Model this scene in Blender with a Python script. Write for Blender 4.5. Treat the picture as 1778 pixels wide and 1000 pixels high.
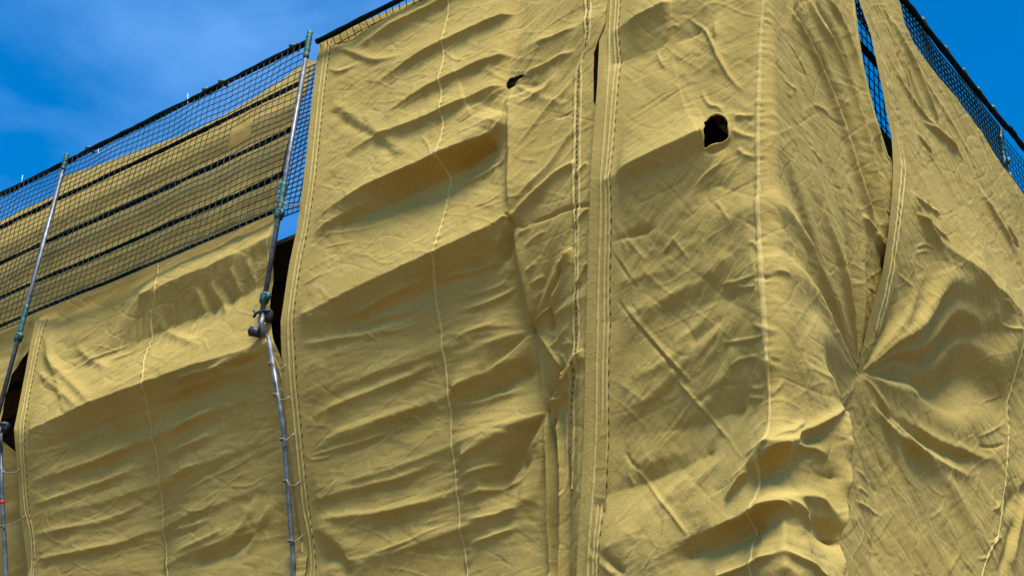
import bpy, math, random
import numpy as np
random.seed(7); rng = np.random.default_rng(11)
S = bpy.context.scene
for _o in list(bpy.data.objects): bpy.data.objects.remove(_o)
COL = S.collection

# ------------------------------------------------------------------ camera
F = 2550.0; PX, PY = 889.0, 500.0; IMG_W = 1778.0
CAM = np.array([3.93907527, -7.53217671, 1.6])
ROLL = math.atan2(311.0, 4300.0); PITCH = math.atan2(F, math.hypot(311.0, 4300.0)); AZ = math.radians(129.4)
FW = np.array([math.cos(PITCH)*math.cos(AZ), math.cos(PITCH)*math.sin(AZ), math.sin(PITCH)])
_r0 = np.array([math.sin(AZ), -math.cos(AZ), 0.0]); _u0 = np.cross(_r0, FW)
RT = math.cos(ROLL)*_r0 + math.sin(ROLL)*_u0
UP = -math.sin(ROLL)*_r0 + math.cos(ROLL)*_u0
cd = bpy.data.cameras.new("camera"); cam = bpy.data.objects.new("camera", cd); COL.objects.link(cam)
cd.sensor_fit = 'HORIZONTAL'; cd.sensor_width = 36.0; cd.lens = 36.0*F/IMG_W; cd.clip_start = 0.1; cd.clip_end = 3000
from mathutils import Matrix, Vector
m3 = Matrix(((RT[0], UP[0], -FW[0]), (RT[1], UP[1], -FW[1]), (RT[2], UP[2], -FW[2])))
cam.matrix_world = Matrix.Translation(Vector(CAM)) @ m3.to_4x4()
S.camera = cam

# ------------------------------------------------------------------ world, sun, exposure
SUN_EL = math.radians(64.0)
SUN_AZ = math.radians(-45.0)          # direction (from the scene) towards the sun, measured from +X
sdir = Vector((math.cos(SUN_EL)*math.cos(SUN_AZ), math.cos(SUN_EL)*math.sin(SUN_AZ), math.sin(SUN_EL)))
wd = bpy.data.worlds.new("World"); S.world = wd; wd.use_nodes = True
nt = wd.node_tree; bg = nt.nodes['Background']
sky = nt.nodes.new('ShaderNodeTexSky'); sky.sky_type = 'NISHITA'; sky.sun_disc = False
sky.sun_elevation = SUN_EL; sky.sun_rotation = math.pi/2 - SUN_AZ
sky.air_density = 1.0; sky.dust_density = 0.3; sky.ozone_density = 3.0
hs = nt.nodes.new('ShaderNodeHueSaturation'); hs.inputs['Saturation'].default_value = 1.46; hs.inputs['Value'].default_value = 1.42
tc = nt.nodes.new('ShaderNodeTexCoord'); mp = nt.nodes.new('ShaderNodeMapping')
mp.inputs['Scale'].default_value = (1.0, 1.0, 2.2)
nz = nt.nodes.new('ShaderNodeTexNoise'); nz.inputs['Scale'].default_value = 3.4; nz.inputs['Detail'].default_value = 6; nz.inputs['Roughness'].default_value = 0.55
nz.inputs['Distortion'].default_value = 0.4
cr = nt.nodes.new('ShaderNodeValToRGB'); cr.color_ramp.elements[0].position = 0.50; cr.color_ramp.elements[1].position = 0.74
cr.color_ramp.elements[0].color = (0, 0, 0, 1); cr.color_ramp.elements[1].color = (0.2, 0.2, 0.2, 1)
mx = nt.nodes.new('ShaderNodeMix'); mx.data_type = 'RGBA'
mx.inputs[7].default_value = (4.2, 7.6, 13.5, 1)
L = nt.links.new
L(sky.outputs[0], hs.inputs['Color']); L(tc.outputs['Generated'], mp.inputs[0]); L(mp.outputs[0], nz.inputs['Vector'])
L(nz.outputs[0], cr.inputs[0]); L(cr.outputs[0], mx.inputs[0]); L(hs.outputs[0], mx.inputs[6]); L(mx.outputs[2], bg.inputs['Color'])
bg.inputs['Strength'].default_value = 0.11
sd = bpy.data.lights.new("sun", 'SUN'); sd.energy = 5.0; sd.angle = math.radians(24.0); sd.color = (1.0, 0.95, 0.86)
so = bpy.data.objects.new("sun", sd); COL.objects.link(so); so.rotation_euler = sdir.to_track_quat('Z', 'Y').to_euler(); so.location = (0, -20, 30)
S.view_settings.view_transform = 'Standard'; S.view_settings.look = 'None'; S.view_settings.gamma = 1.0
S.view_settings.use_curve_mapping = False; S.view_settings.exposure = 0.48
S.cycles.max_bounces = 6; S.cycles.diffuse_bounces = 4

# ------------------------------------------------------------------ materials
def mat(name, col, rough=0.8, metal=0.0, spec=0.3):
    m = bpy.data.materials.new(name); m.use_nodes = True
    b = m.node_tree.nodes['Principled BSDF']
    b.inputs['Base Color'].default_value = (*col, 1); b.inputs['Roughness'].default_value = rough
    b.inputs['Metallic'].default_value = metal; b.inputs['Specular IOR Level'].default_value = spec
    return m, m.node_tree, b
def noisy(name, c1, c2, scale, rough=0.8, metal=0.0, spec=0.3, bump=0.0, bscale=60.0, detail=5):
    m, t, b = mat(name, c1, rough, metal, spec)
    n = t.nodes.new('ShaderNodeTexNoise'); n.inputs['Scale'].default_value = scale; n.inputs['Detail'].default_value = detail
    g = t.nodes.new('ShaderNodeTexCoord'); t.links.new(g.outputs['Object'], n.inputs['Vector'])
    r = t.nodes.new('ShaderNodeValToRGB'); r.color_ramp.elements[0].position = 0.32; r.color_ramp.elements[1].position = 0.68
    r.color_ramp.elements[0].color = (*c1, 1); r.color_ramp.elements[1].color = (*c2, 1)
    t.links.new(n.outputs[0], r.inputs[0]); t.links.new(r.outputs[0], b.inputs['Base Color'])
    if bump:
        n2 = t.nodes.new('ShaderNodeTexNoise'); n2.inputs['Scale'].default_value = bscale; n2.inputs['Detail'].default_value = 4
        t.links.new(g.outputs['Object'], n2.inputs['Vector'])
        bp = t.nodes.new('ShaderNodeBump'); bp.inputs['Strength'].default_value = bump; bp.inputs['Distance'].default_value = 0.01
        t.links.new(n2.outputs[0], bp.inputs['Height']); t.links.new(bp.outputs[0], b.inputs['Normal'])
    return m
CLOTH_A = (0.375, 0.270, 0.072); CLOTH_B = (0.435, 0.318, 0.092)
def cloth_material(name, a, b_):
    m = noisy(name, a, b_, 1.9, 0.92, 0, 0.10, detail=9)
    t = m.node_tree; b = t.nodes['Principled BSDF']; N = t.nodes.new; K_ = t.links.new
    g = N('ShaderNodeTexCoord')
    base = b.inputs['Base Color'].links[0].from_socket
    gr = N('ShaderNodeTexNoise'); gr.inputs['Scale'].default_value = 75.0; gr.inputs['Detail'].default_value = 4; gr.inputs['Roughness'].default_value = 0.7
    K_(g.outputs['Object'], gr.inputs['Vector'])
    mr = N('ShaderNodeMapRange'); mr.inputs[1].default_value = 0.3; mr.inputs[2].default_value = 0.7; mr.inputs[3].default_value = 0.84; mr.inputs[4].default_value = 1.14
    K_(gr.outputs[0], mr.inputs[0])
    mu = N('ShaderNodeVectorMath'); mu.operation = 'SCALE'; K_(base, mu.inputs[0]); K_(mr.outputs[0], mu.inputs['Scale'])
    # dusty and water stained patches
    ds = N('ShaderNodeTexNoise'); ds.inputs['Scale'].default_value = 5.5; ds.inputs['Detail'].default_value = 8; ds.inputs['Distortion'].default_value = 1.2
    K_(g.outputs['Object'], ds.inputs['Vector'])
    dr = N('ShaderNodeMapRange'); dr.inputs[1].default_value = 0.56; dr.inputs[2].default_value = 0.74; dr.inputs[3].default_value = 0.0; dr.inputs[4].default_value = 0.22
    K_(ds.outputs[0], dr.inputs[0])
    dm = N('ShaderNodeMix'); dm.data_type = 'RGBA'; dm.inputs[7].default_value = (0.27, 0.205, 0.085, 1)
    K_(dr.outputs[0], dm.inputs[0]); K_(mu.outputs[0], dm.inputs[6]); K_(dm.outputs[2], b.inputs['Base Color'])
    h = None
    for sc, st, dist in ((44.0, 0.3, 0.8), (15.0, 0.9, 0.8), (150.0, 0.22, 0.0)):
        n = N('ShaderNodeTexNoise'); n.inputs['Scale'].default_value = sc; n.inputs['Detail'].default_value = 4; n.inputs['Distortion'].default_value = dist
        K_(g.outputs['Object'], n.inputs['Vector'])
        mm = N('ShaderNodeMath'); mm.operation = 'MULTIPLY_ADD'; mm.inputs[1].default_value = st
        K_(n.outputs[0], mm.inputs[0])
        if h is not None: K_(h, mm.inputs[2])
        else: mm.inputs[2].default_value = 0
        h = mm.outputs[0]
    # thin crossing crease lines
    for sc, st in ((7.0, 0.22),):
        n = N('ShaderNodeTexNoise'); n.inputs['Scale'].default_value = sc; n.inputs['Detail'].default_value = 1; n.inputs['Distortion'].default_value = 0.3
        K_(g.outputs['Object'], n.inputs['Vector'])
        s1 = N('ShaderNodeMath'); s1.operation = 'SUBTRACT'; s1.inputs[1].default_value = 0.5; K_(n.outputs[0], s1.inputs[0])
        s2 = N('ShaderNodeMath'); s2.operation = 'ABSOLUTE'; K_(s1.outputs[0], s2.inputs[0])
        s3 = N('ShaderNodeMapRange'); s3.inputs[1].default_value = 0.0; s3.inputs[2].default_value = 0.035; s3.inputs[3].default_value = st; s3.inputs[4].default_value = 0.0; K_(s2.outputs[0], s3.inputs[0])
        ad = N('ShaderNodeMath'); ad.operation = 'ADD'; K_(h, ad.inputs[0]); K_(s3.outputs[0], ad.inputs[1]); h = ad.outputs[0]
    bp = N('ShaderNodeBump'); bp.inputs['Strength'].default_value = 0.6; bp.inputs['Distance'].default_value = 0.006
    K_(h, bp.inputs['Height']); K_(bp.outputs[0], b.inputs['Normal'])
    return m
M_CLOTH = cloth_material('ochre_cloth', CLOTH_A, CLOTH_B)
M_SEAM = cloth_material('seam_cloth', (0.46, 0.345, 0.11), (0.54, 0.415, 0.145))
M_PUCKER_SHADE = noisy('pucker_shade_brown', (0.10, 0.075, 0.02), (0.16, 0.12, 0.035), 8.0, 0.9)  # dark brown for beads that paint in the shade of hem puckers
M_NET = noisy('net_cord', (0.003, 0.009, 0.010), (0.005, 0.022, 0.024), 30.0, 0.6, 0, 0.3)
M_TEAL = noisy('teal_net_cord', (0.004, 0.022, 0.026), (0.008, 0.045, 0.05), 30.0, 0.7, 0, 0.1)
M_BUNCH = noisy('bunched_net', (0.003, 0.006, 0.008), (0.006, 0.018, 0.02), 25.0, 0.9, 0, 0.04, 0.8, 45.0)
M_GREEN = noisy('green_coating', (0.012, 0.07, 0.065), (0.03, 0.13, 0.11), 25.0, 0.5, 0, 0.4, 0.5, 60.0)
M_STEEL = noisy('galvanised_steel', (0.05, 0.058, 0.066), (0.19, 0.205, 0.225), 14.0, 0.45, 0.35, 0.5, 0.15, 40.0)
M_DARKSTEEL = noisy('dark_steel', (0.02, 0.025, 0.03), (0.07, 0.085, 0.10), 20.0, 0.5, 0.5, 0.4, 0.3, 50.0)
M_RED, _, _ = mat('red_tape', (0.75, 0.02, 0.01), 0.5)
M_TIE, _, _ = mat('white_tie', (0.75, 0.77, 0.8), 0.4)
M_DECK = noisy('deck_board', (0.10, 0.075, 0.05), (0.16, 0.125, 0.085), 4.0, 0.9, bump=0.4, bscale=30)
M_WALL = noisy('shade_dark_wall', (0.035, 0.033, 0.03), (0.06, 0.055, 0.05), 2.0, 0.95, bump=0.4, bscale=18)  # near-black colour stands in for the shade inside the cloth wrap
M_GROUND = noisy('paving', (0.125, 0.070, 0.020), (0.16, 0.092, 0.027), 0.8, 0.95, bump=0.3, bscale=6)  # unseen paving, its brown chosen to bounce warm light onto the cloth
M_EYELET = noisy('eyelet', (0.012, 0.010, 0.006), (0.03, 0.025, 0.012), 50, 0.7)

# ------------------------------------------------------------------ object helpers
def link(o, parent=None):
    COL.objects.link(o)
    if parent is not None:
        o.parent = parent
        bpy.context.view_layer.update()
        o.matrix_parent_inverse = parent.matrix_world.inverted()
    return o
def tag(o, label, cat, group=None):
    o['label'] = label; o['category'] = cat
    if group: o['group'] = group
    return o
def empty(name, loc, label, cat, group=None):
    o = bpy.data.objects.new(name, None); o.location = loc; COL.objects.link(o); o.empty_display_size = 0.2
    bpy.context.view_layer.update()
    return tag(o, label, cat, group)
def mesh_obj(name, V, Fc, m, parent=None, smooth=True):
    me = bpy.data.meshes.new(name)
    V = np.asarray(V, dtype=np.float32)
    if isinstance(Fc, np.ndarray):
        k = Fc.shape[1]; n = len(Fc)
        me.vertices.add(len(V)); me.vertices.foreach_set('co', V.ravel())
        me.loops.add(n*k); me.loops.foreach_set('vertex_index', Fc.astype(np.int32).ravel())
        me.polygons.add(n); me.polygons.foreach_set('loop_start', np.arange(0, n*k, k, dtype=np.int32))
        me.update(calc_edges=True)
    else:
        me.from_pydata(V.tolist(), [], Fc); me.update()
    me.validate()
    if smooth: me.polygons.foreach_set('use_smooth', np.ones(len(me.polygons), dtype=bool))
    me.materials.append(m)
    return link(bpy.data.objects.new(name, me), parent)
class MB:
    def __init__(s): s.v = []; s.f = []
    def add(s, V, Fc):
        b = len(s.v); s.v += [tuple(p) for p in V]; s.f += [tuple(i+b for i in f) for f in Fc]
    def tube(s, pts, r, n=10, cap=True):
        pts = [np.asarray(p, float) for p in pts]; V = []; Fc = []
        rr = r if hasattr(r, '__len__') else [r]*len(pts)
        t = pts[1]-pts[0]; t = t/np.linalg.norm(t)
        a = np.cross(t, (0.3, 0.2, 1.0) if abs(t[2]) < .9 else (1.0, 0, 0)); a /= np.linalg.norm(a)
        for i, p in enumerate(pts):
            t = pts[min(i+1, len(pts)-1)] - pts[max(i-1, 0)]; t = t/(np.linalg.norm(t)+1e-9)
            a = a - t*(a@t); a /= np.linalg.norm(a); b = np.cross(t, a)
            for k in range(n):
                q = 2*math.pi*k/n; V.append(p + (a*math.cos(q)+b*math.sin(q))*rr[i])
        for i in range(len(pts)-1):
            for k in range(n):
                Fc.append((i*n+k, i*n+(k+1) % n, (i+1)*n+(k+1) % n, (i+1)*n+k))
        if cap:
            Fc.append(tuple(range(n-1, -1, -1))); Fc.append(tuple((len(pts)-1)*n+k for k in range(n)))
        s.add(V, Fc)
    def box(s, c, h, rot=None):
        R = np.eye(3) if rot is None else rot
        V = [np.asarray(c)+R@np.array((x*h[0], y*h[1], z*h[2])) for x in (-1, 1) for y in (-1, 1) for z in (-1, 1)]
        s.add(V, [(0, 1, 3, 2), (4, 6, 7, 5), (0, 4, 5, 1), (2, 3, 7, 6), (0, 2, 6, 4), (1, 5, 7, 3)])
    def build(s, name, m, parent=None, smooth=True): return mesh_obj(name, s.v, s.f, m, parent, smooth)

# ------------------------------------------------------------------ facade coordinates
# s runs along the wrapped facade (negative: left face, positive: right face), v is height, d is how far the cloth stands out
RC = 0.10; _q = math.pi*RC/4; _k = _q - RC
def plan(s):
    s = np.asarray(s, float)
    th = np.clip((s+_q)/(2*_q), 0, 1)*math.pi/2
    bx = np.where(s < -_q, s + _k, np.where(s > _q, 0.0, -RC+RC*np.sin(th)))
    by = np.where(s < -_q, 0.0, np.where(s > _q, s + RC - _q, RC-RC*np.cos(th)))
    return bx, by, np.sin(th), -np.cos(th)
def place(s, v, d):
    bx, by, nx, ny = plan(s)
    return np.stack([bx+nx*d, by+ny*d, np.asarray(v, float)+0*bx], -1)
def ray(px, py): return FW + RT*(px-PX)/F + UP*(PY-py)/F
def proj(p):
    d = p-CAM; w = d@FW
    return np.stack([PX+F*(d@RT)/w, PY-F*(d@UP)/w], -1)
def hit(px, py, dfun):
    r = ray(px, py); d0 = 0.0
    t = (-d0-CAM[1])/r[1]; p = CAM+r*t
    if p[0] < 0: s, v = p[0], p[2]
    else:
        t = (d0-CAM[0])/r[0]; p = CAM+r*t; s, v = p[1], p[2]
    e = 1e-4
    for _ in range(14):
        f = lambda a, b: proj(place(a, b, dfun(a, b)))
        p0 = f(s, v); r0 = np.array([px, py])-p0
        if abs(r0).max() < 0.05: break
        J = np.stack([(f(s+e, v)-p0)/e, (f(s, v+e)-p0)/e], -1)
        try: st = np.linalg.solve(J, r0)
        except Exception: break
        st = np.clip(st, -0.15, 0.15); s += st[0]; v += st[1]
    return float(s), float(v)
def P(txt): return [tuple(float(c) for c in w.split(',')) for w in txt.split()]

# ------------------------------------------------------------------ noise
def vnoise(x, y, seed):
    xi = np.floor(x).astype(np.int64); yi = np.floor(y).astype(np.int64); fx = x-xi; fy = y-yi
    def h(a, b):
        n = (a*374761393 + b*668265263 + seed*974634777) & 0xffffffff
        n = ((n ^ (n >> 13))*1274126177) & 0xffffffff
        return ((n ^ (n >> 16)) & 0xffff)/32767.5-1
    u = fx*fx*fx*(fx*(fx*6-15)+10); w = fy*fy*fy*(fy*(fy*6-15)+10)
    return (h(xi, yi)*(1-u)+h(xi+1, yi)*u)*(1-w)+(h(xi, yi+1)*(1-u)+h(xi+1, yi+1)*u)*w
def aniso(Sg, Vg, ang, l1, l2, seed, oct=3, ridged=0.0):
    c, s = math.cos(ang), math.sin(ang); x = (Sg*c+Vg*s)/l1; y = (-Sg*s+Vg*c)/l2
    wx = vnoise(x*.7+9, y*.5+3, seed+50)*0.6; y = y+wx
    o = np.zeros_like(x); a = 1.0
    for k in range(oct):
        n = vnoise(x, y, seed+k)
        if ridged: n = (1-ridged)*n + ridged*(1-2*np.abs(n))
        o += a*n; a *= 0.5; x = x*1.9+7.3; y = y*2.1+3.1
    return o

# ------------------------------------------------------------------ one cloth sheet
AMP = 1.3
class Sheet:
    def __init__(s, s0, s1, v0, v1, res=0.008):
        s.s0, s.v0, s.res = s0, v0, res
        s.ns = int((s1-s0)/res)+2; s.nv = int((v1-v0)/res)+2
        s.H = np.zeros((s.nv, s.ns)); s.cons = []
        s.S, s.V = np.meshgrid(s0+np.arange(s.ns)*res, v0+np.arange(s.nv)*res)
    def d(s, a, b):
        x = np.clip((np.asarray(a, float)-s.s0)/s.res, 0, s.ns-1.001); y = np.clip((np.asarray(b, float)-s.v0)/s.res, 0, s.nv-1.001)
        i = x.astype(int); j = y.astype(int); fx = x-i; fy = y-j; H = s.H
        return (H[j, i]*(1-fx)+H[j, i+1]*fx)*(1-fy)+(H[j+1, i]*(1-fx)+H[j+1, i+1]*fx)*fy
    def con(s, txt):                     # image points with depth: x,y,d
        pts = []
        for x, y, d in P(txt):
            a, b = hit(x, y, lambda p, q, d=d: d + 0*p); pts.append((a, b, d))
        s.cons.append(pts)
    def wcon(s, *pts): s.cons.append(list(pts))     # facade points s,v,d
    def solve(s, it=160):
        lev = []
        n = 16
        while n >= 1: lev.append(n); n //= 2
        H = None
        for n in lev:
            nv = (s.nv-1)//n+2; ns = (s.ns-1)//n+2; h = s.res*n
            if H is None: Hn = np.zeros((nv, ns))
            else:
                jj = np.clip(np.arange(nv)/2, 0, H.shape[0]-1.001); ii = np.clip(np.arange(ns)/2, 0, H.shape[1]-1.001)
                j0 = jj.astype(int); i0 = ii.astype(int); fy = (jj-j0)[:, None]; fx = (ii-i0)[None, :]
                Hn = (H[j0][:, i0]*(1-fx)+H[j0][:, i0+1]*fx)*(1-fy)+(H[j0+1][:, i0]*(1-fx)+H[j0+1][:, i0+1]*fx)*fy
            W = np.zeros((nv, ns)); T = np.zeros((nv, ns))
            for pl in s.cons:
                segs = list(zip(pl[:-1], pl[1:])) if len(pl) > 1 else [(pl[0], pl[0])]
                for A, B in segs:
                    k = max(2, int(math.hypot(B[0]-A[0], B[1]-A[1])/h*1.5)+1)
                    for t in np.linspace(0, 1, k):
                        x = A[0]+(B[0]-A[0])*t; y = A[1]+(B[1]-A[1])*t; z = A[2]+(B[2]-A[2])*t
                        i = int(round((x-s.s0)/h)); j = int(round((y-s.v0)/h))
                        if 0 <= i < ns and 0 <= j < nv: W[j, i] += 1; T[j, i] += z
            mk = W > 0; val = T[mk]/W[mk]
            if H is None: Hn[:] = val.mean() if len(val) else 0
            for _ in range(it if n > 1 else 60):
                E = np.pad(Hn, 1, mode='edge')
                Hn = 0.25*(E[:-2, 1:-1]+E[2:, 1:-1]+E[1:-1, :-2]+E[1:-1, 2:])
                Hn[mk] = val
            H = Hn
        s.H = H[:s.nv, :s.ns].copy()
    def blur(s, k=2):
        for _ in range(k):
            E = np.pad(s.H, 1, mode='edge'); s.H = 0.5*s.H+0.125*(E[:-2, 1:-1]+E[2:, 1:-1]+E[1:-1, :-2]+E[1:-1, 2:])
    def line(s, txt, dense=None):
        return [hit(x, y, s.d) for x, y in (P(txt) if isinstance(txt, str) else txt)]
    def field(s, pts, w):
        """signed distance (left of travel positive), position along the line 0..1, on a sub-window"""
        pts = np.array(pts); x0, y0 = pts.min(0)-w; x1, y1 = pts.max(0)+w
        i0 = max(0, int((x0-s.s0)/s.res)); i1 = min(s.ns, int((x1-s.s0)/s.res)+2)
        j0 = max(0, int((y0-s.v0)/s.res)); j1 = min(s.nv, int((y1-s.v0)/s.res)+2)
        if i1 <= i0 or j1 <= j0: return None
        X = s.S[j0:j1, i0:i1]; Y = s.V[j0:j1, i0:i1]
        best = np.full(X.shape, 1e9); sg = np.zeros(X.shape); tt = np.zeros(X.shape)
        ln = np.hypot(*np.diff(pts, axis=0).T); tot = ln.sum()+1e-9; acc = 0
        for (ax, ay), (bx, by), l in zip(pts[:-1], pts[1:], ln):
            if l < 1e-6: continue
            ux, uy = (bx-ax)/l, (by-ay)/l
            t = np.clip((X-ax)*ux+(Y-ay)*uy, 0, l); ddx = X-ax-ux*t; ddy = Y-ay-uy*t
            dd = np.hypot(ddx, ddy); m = dd < best
            best[m] = dd[m]; sg[m] = np.sign(ux*ddy-uy*ddx)[m]; tt[m] = ((acc+t)/tot)[m]; acc += l
        return (slice(j0, j1), slice(i0, i1)), best*np.where(sg == 0, 1, sg), tt, tot
    def fold(s, txt, h, wa, wb=None, p=1.6, e0=0.25, e1=0.25, pts=None):
        wb = wa if wb is None else wb
        if pts is None:
            pts = smooth_line(s.line(txt))
        f = s.field(pts, 3.2*max(wa, wb))
        if f is None: return
        if max(wa, wb) <= 0.016: h *= 0.6
        sl, sd_, tt, tot = f
        w = np.where(sd_ > 0, wa, wb)
        a = np.exp(-(np.abs(sd_)/w)**p)
        en = np.ones_like(tt)
        if e0 > 0: en *= np.clip(tt/e0, 0, 1)**.8
        if e1 > 0: en *= np.clip((1-tt)/e1, 0, 1)**.8
        s.H[sl] += AMP*h*a*en
    def many(s, txt, comp=1.0, **kw):              # lines of: h wa wb p ; points
        for ln in txt.strip().splitlines():
            ln = ln.split('#')[0].strip()
            if not ln: continue
            a, b = ln.split(';'); q = [float(c) for c in a.split()]
            k = dict(kw)
            if len(q) > 3: k['p'] = q[3]
            if len(q) > 4: k['e0'] = q[4]
            if len(q) > 5: k['e1'] = q[5]
            if abs(q[0]) > .028: q[0] = math.copysign(.028+(abs(q[0])-.028)*comp, q[0])
            s.fold(b, q[0], q[1], q[2], **k)
    def damp0(s): s.base = s.H.copy()
    def flat(s, edge_pts, w0, w1):
        """let the folds die out in the stiff hem along an edge"""
        E = np.array(sorted([(b, a) for a, b in edge_pts])); se = np.interp(s.V, E[:, 0], E[:, 1])
        t = np.clip((np.abs(s.S-se)-w0)/(w1-w0), 0, 1); t = t*t*(3-2*t)
        t = 0.12+0.88*t; s.H = s.base*(1-t)+s.H*t
    def ray(s, c, end, wdeg, k, reach):
        """a fold that widens as it runs out from a tied point"""
        e = s.line(end)[0]; th0 = math.atan2(e[1]-c[1], e[0]-c[0])
        dx = s.S-c[0]; dy = s.V-c[1]; r = np.hypot(dx, dy)
        th = np.arctan2(dy, dx)-th0; th = (th+math.pi) % (2*math.pi)-math.pi
        th = th+0.045*np.sin(r*4+th0*5)*np.clip(r, 0, 1); w = math.radians(wdeg)
        L0 = math.hypot(e[0]-c[0], e[1]-c[1])
        a = np.exp(-np.abs(th/w)**1.7)*w*r*k*np.exp(-(r/(0.85*L0))**3)*np.clip(r/.06, 0, 1)
        s.H += np.where(np.abs(th) < 1.2, a, 0)
    def pucker(s, pts, period, amp, w, side=0, seed=1):
        f = s.field(pts, 3*w)
        if f is None: return
        sl, sd_, tt, tot = f
        r = vnoise(tt*tot/period*0.35, tt*0, seed)
        ph = tt*tot/period*2*math.pi + 2.5*r
        a = np.exp(-np.abs(sd_)/w)*np.minimum(np.abs(sd_)/0.01, 1)
        if side: a = a*np.where(sd_*side > 0, 1.0, 0.3)
        s.H[sl] += amp*(0.6+0.7*vnoise(tt*tot/period*.8, tt*0+5, seed+3))*a*np.cos(ph + sd_*6)
    def noise(s, ang, l1, l2, amp, seed, oct=3, mask=None, ridged=0.0):
        n = aniso(s.S, s.V, math.radians(ang), l1, l2, seed, oct, ridged)*amp
        s.H += n if mask is None else n*mask
    def crease(s, ang, l1, l2, amp, seed, mask=None, sharp=9.0):
        """thin crisp creases running along `ang`"""
        c, q = math.cos(math.radians(ang)), math.sin(math.radians(ang)); x = (s.S*c+s.V*q)/l1; y = (-s.S*q+s.V*c)/l2
        y = y+0.35*vnoise(x*1.3, y*.6, seed+9)
        n = vnoise(x, y, seed); k = np.clip(1-np.abs(n)*sharp*l2/.12*.5, 0, 1); on = np.clip(vnoise(x*.9+40, y*1.1, seed+4)*2.2, -1, 1)
        k = k*k*(3-2*k)*amp*on
        s.H += k if mask is None else k*mask
    def dent(s, px, py, depth, w):
        c = s.line([(px, py)])[0]; r = np.hypot(s.S-c[0], s.V-c[1]); s.H -= depth*np.exp(-r/w); return c
    def mask(s, txt, soft=0.15, inv=False):      # polygon in image points
        pg = np.array(s.line(txt)); ins = np.zeros(s.S.shape, bool); n = len(pg); dm = np.full(s.S.shape, 1e9)
        for i in range(n):
            (ax, ay), (bx, by) = pg[i], pg[(i+1) % n]
            c = ((ay > s.V) != (by > s.V)); xi = ax+(s.V-ay)/(by-ay+1e-12)*(bx-ax)
            ins ^= c & (s.S < xi)
            l2 = (bx-ax)**2+(by-ay)**2+1e-12; t = np.clip(((s.S-ax)*(bx-ax)+(s.V-ay)*(by-ay))/l2, 0, 1)
            dm = np.minimum(dm, np.hypot(s.S-ax-t*(bx-ax), s.V-ay-t*(by-ay)))
        sg = np.where(ins, dm, -dm); m = np.clip(0.5+sg/(2*soft), 0, 1)
        return 1-m if inv else m
    def mesh(s, name, left, right, top, bot, res, m, parent=None, holes=()):
        """left/right: lists of (s,v); top: list of (s,v); bot: v"""
        Lv = np.array(sorted([(b, a) for a, b in left])); Rv = np.array(sorted([(b, a) for a, b in right])); Tv = np.array(sorted(top))
        sl = lambda v: np.interp(v, Lv[:, 0], Lv[:, 1]); sr = lambda v: np.interp(v, Rv[:, 0], Rv[:, 1]); vt = lambda q: np.interp(q, Tv[:, 0], Tv[:, 1])
        width = np.max(Rv[:, 1])-np.min(Lv[:, 1]); ht = np.max(Tv[:, 1])-bot
        nu = int(width/res)+1; nw = int(ht/res)+1
        u = np.linspace(0, 1, nu)[None, :]; w = np.linspace(0, 1, nw)[:, None]
        vv = bot+(np.max(Tv[:, 1])-bot)*w+0*u; ss = sl(vv)*(1-u)+sr(vv)*u
        for _ in range(4):
            vv = bot+(vt(ss)-bot)*w; ss = sl(vv)*(1-u)+sr(vv)*u
        X = place(ss, vv, s.d(ss, vv))
        idx = np.arange(nu*nw).reshape(nw, nu)
        q = np.stack([idx[:-1, :-1], idx[:-1, 1:], idx[1:, 1:], idx[1:, :-1]], -1).reshape(-1, 4)
        if holes:
            cs = 0.25*(ss[:-1, :-1]+ss[1:, :-1]+ss[:-1, 1:]+ss[1:, 1:]).ravel(); cv = 0.25*(vv[:-1, :-1]+vv[1:, :-1]+vv[:-1, 1:]+vv[1:, 1:]).ravel()
            keep = np.ones(len(q), bool)
            for pg in holes:
                pg = np.array(pg); ins = np.zeros(len(q), bool)
                for i in range(len(pg)):
                    (ax, ay), (bx, by) = pg[i], pg[(i+1) % len(pg)]
                    c = ((ay > cv) != (by > cv)); ins ^= c & (cs < ax+(cv-ay)/(by-ay+1e-12)*(bx-ax))
                keep &= ~ins
            q = q[keep]
        return mesh_obj(name, X.reshape(-1, 3), q, m, parent)
    def ribbon(s, name, pts, w, th, m, parent, step=0.02, wob=0.0, sink=0.0):
        """a raised seam following the cloth"""
        pts = resample(pts, step); n = len(pts)
        tan = np.gradient(pts, axis=0); tan /= np.linalg.norm(tan, axis=1)[:, None]+1e-9
        nrm = np.stack([tan[:, 1], -tan[:, 0]], -1); V = []
        prof = ((-1, -0.25), (-0.75, 0.75), (0, 1.0), (0.75, 0.75), (1, -0.25))
        wv = 1+wob*vnoise(np.arange(n)*0.35, np.zeros(n), 77+n)
        for a, hgt in prof:
            q = pts+nrm*(a*w/2*wv)[:, None]
            V.append(place(q[:, 0], q[:, 1], s.d(q[:, 0], q[:, 1])+hgt*th*wv+0.001-sink))
        V = np.stack(V, 1).reshape(-1, 3); k = len(prof)
        i = (np.arange(n-1)[:, None]*k+np.arange(k-1)[None, :]).ravel()
        q = np.stack([i, i+k, i+k+1, i+1], -1)
        return mesh_obj(name, V, q, m, parent)
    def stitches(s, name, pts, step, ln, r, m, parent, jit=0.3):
        """one tube whose dark beads stand in for shade in the hem puckers"""
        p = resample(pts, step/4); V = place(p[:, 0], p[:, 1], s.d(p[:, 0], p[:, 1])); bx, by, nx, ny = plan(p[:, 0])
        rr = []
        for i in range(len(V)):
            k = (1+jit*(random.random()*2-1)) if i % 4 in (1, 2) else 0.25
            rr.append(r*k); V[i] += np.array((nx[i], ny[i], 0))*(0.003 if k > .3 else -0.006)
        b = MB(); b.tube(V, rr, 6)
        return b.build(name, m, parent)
def edge(txt):
    return [hit(x, y, lambda p, q, d=d: d+0*p) for x, y, d in P(txt)]
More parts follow.
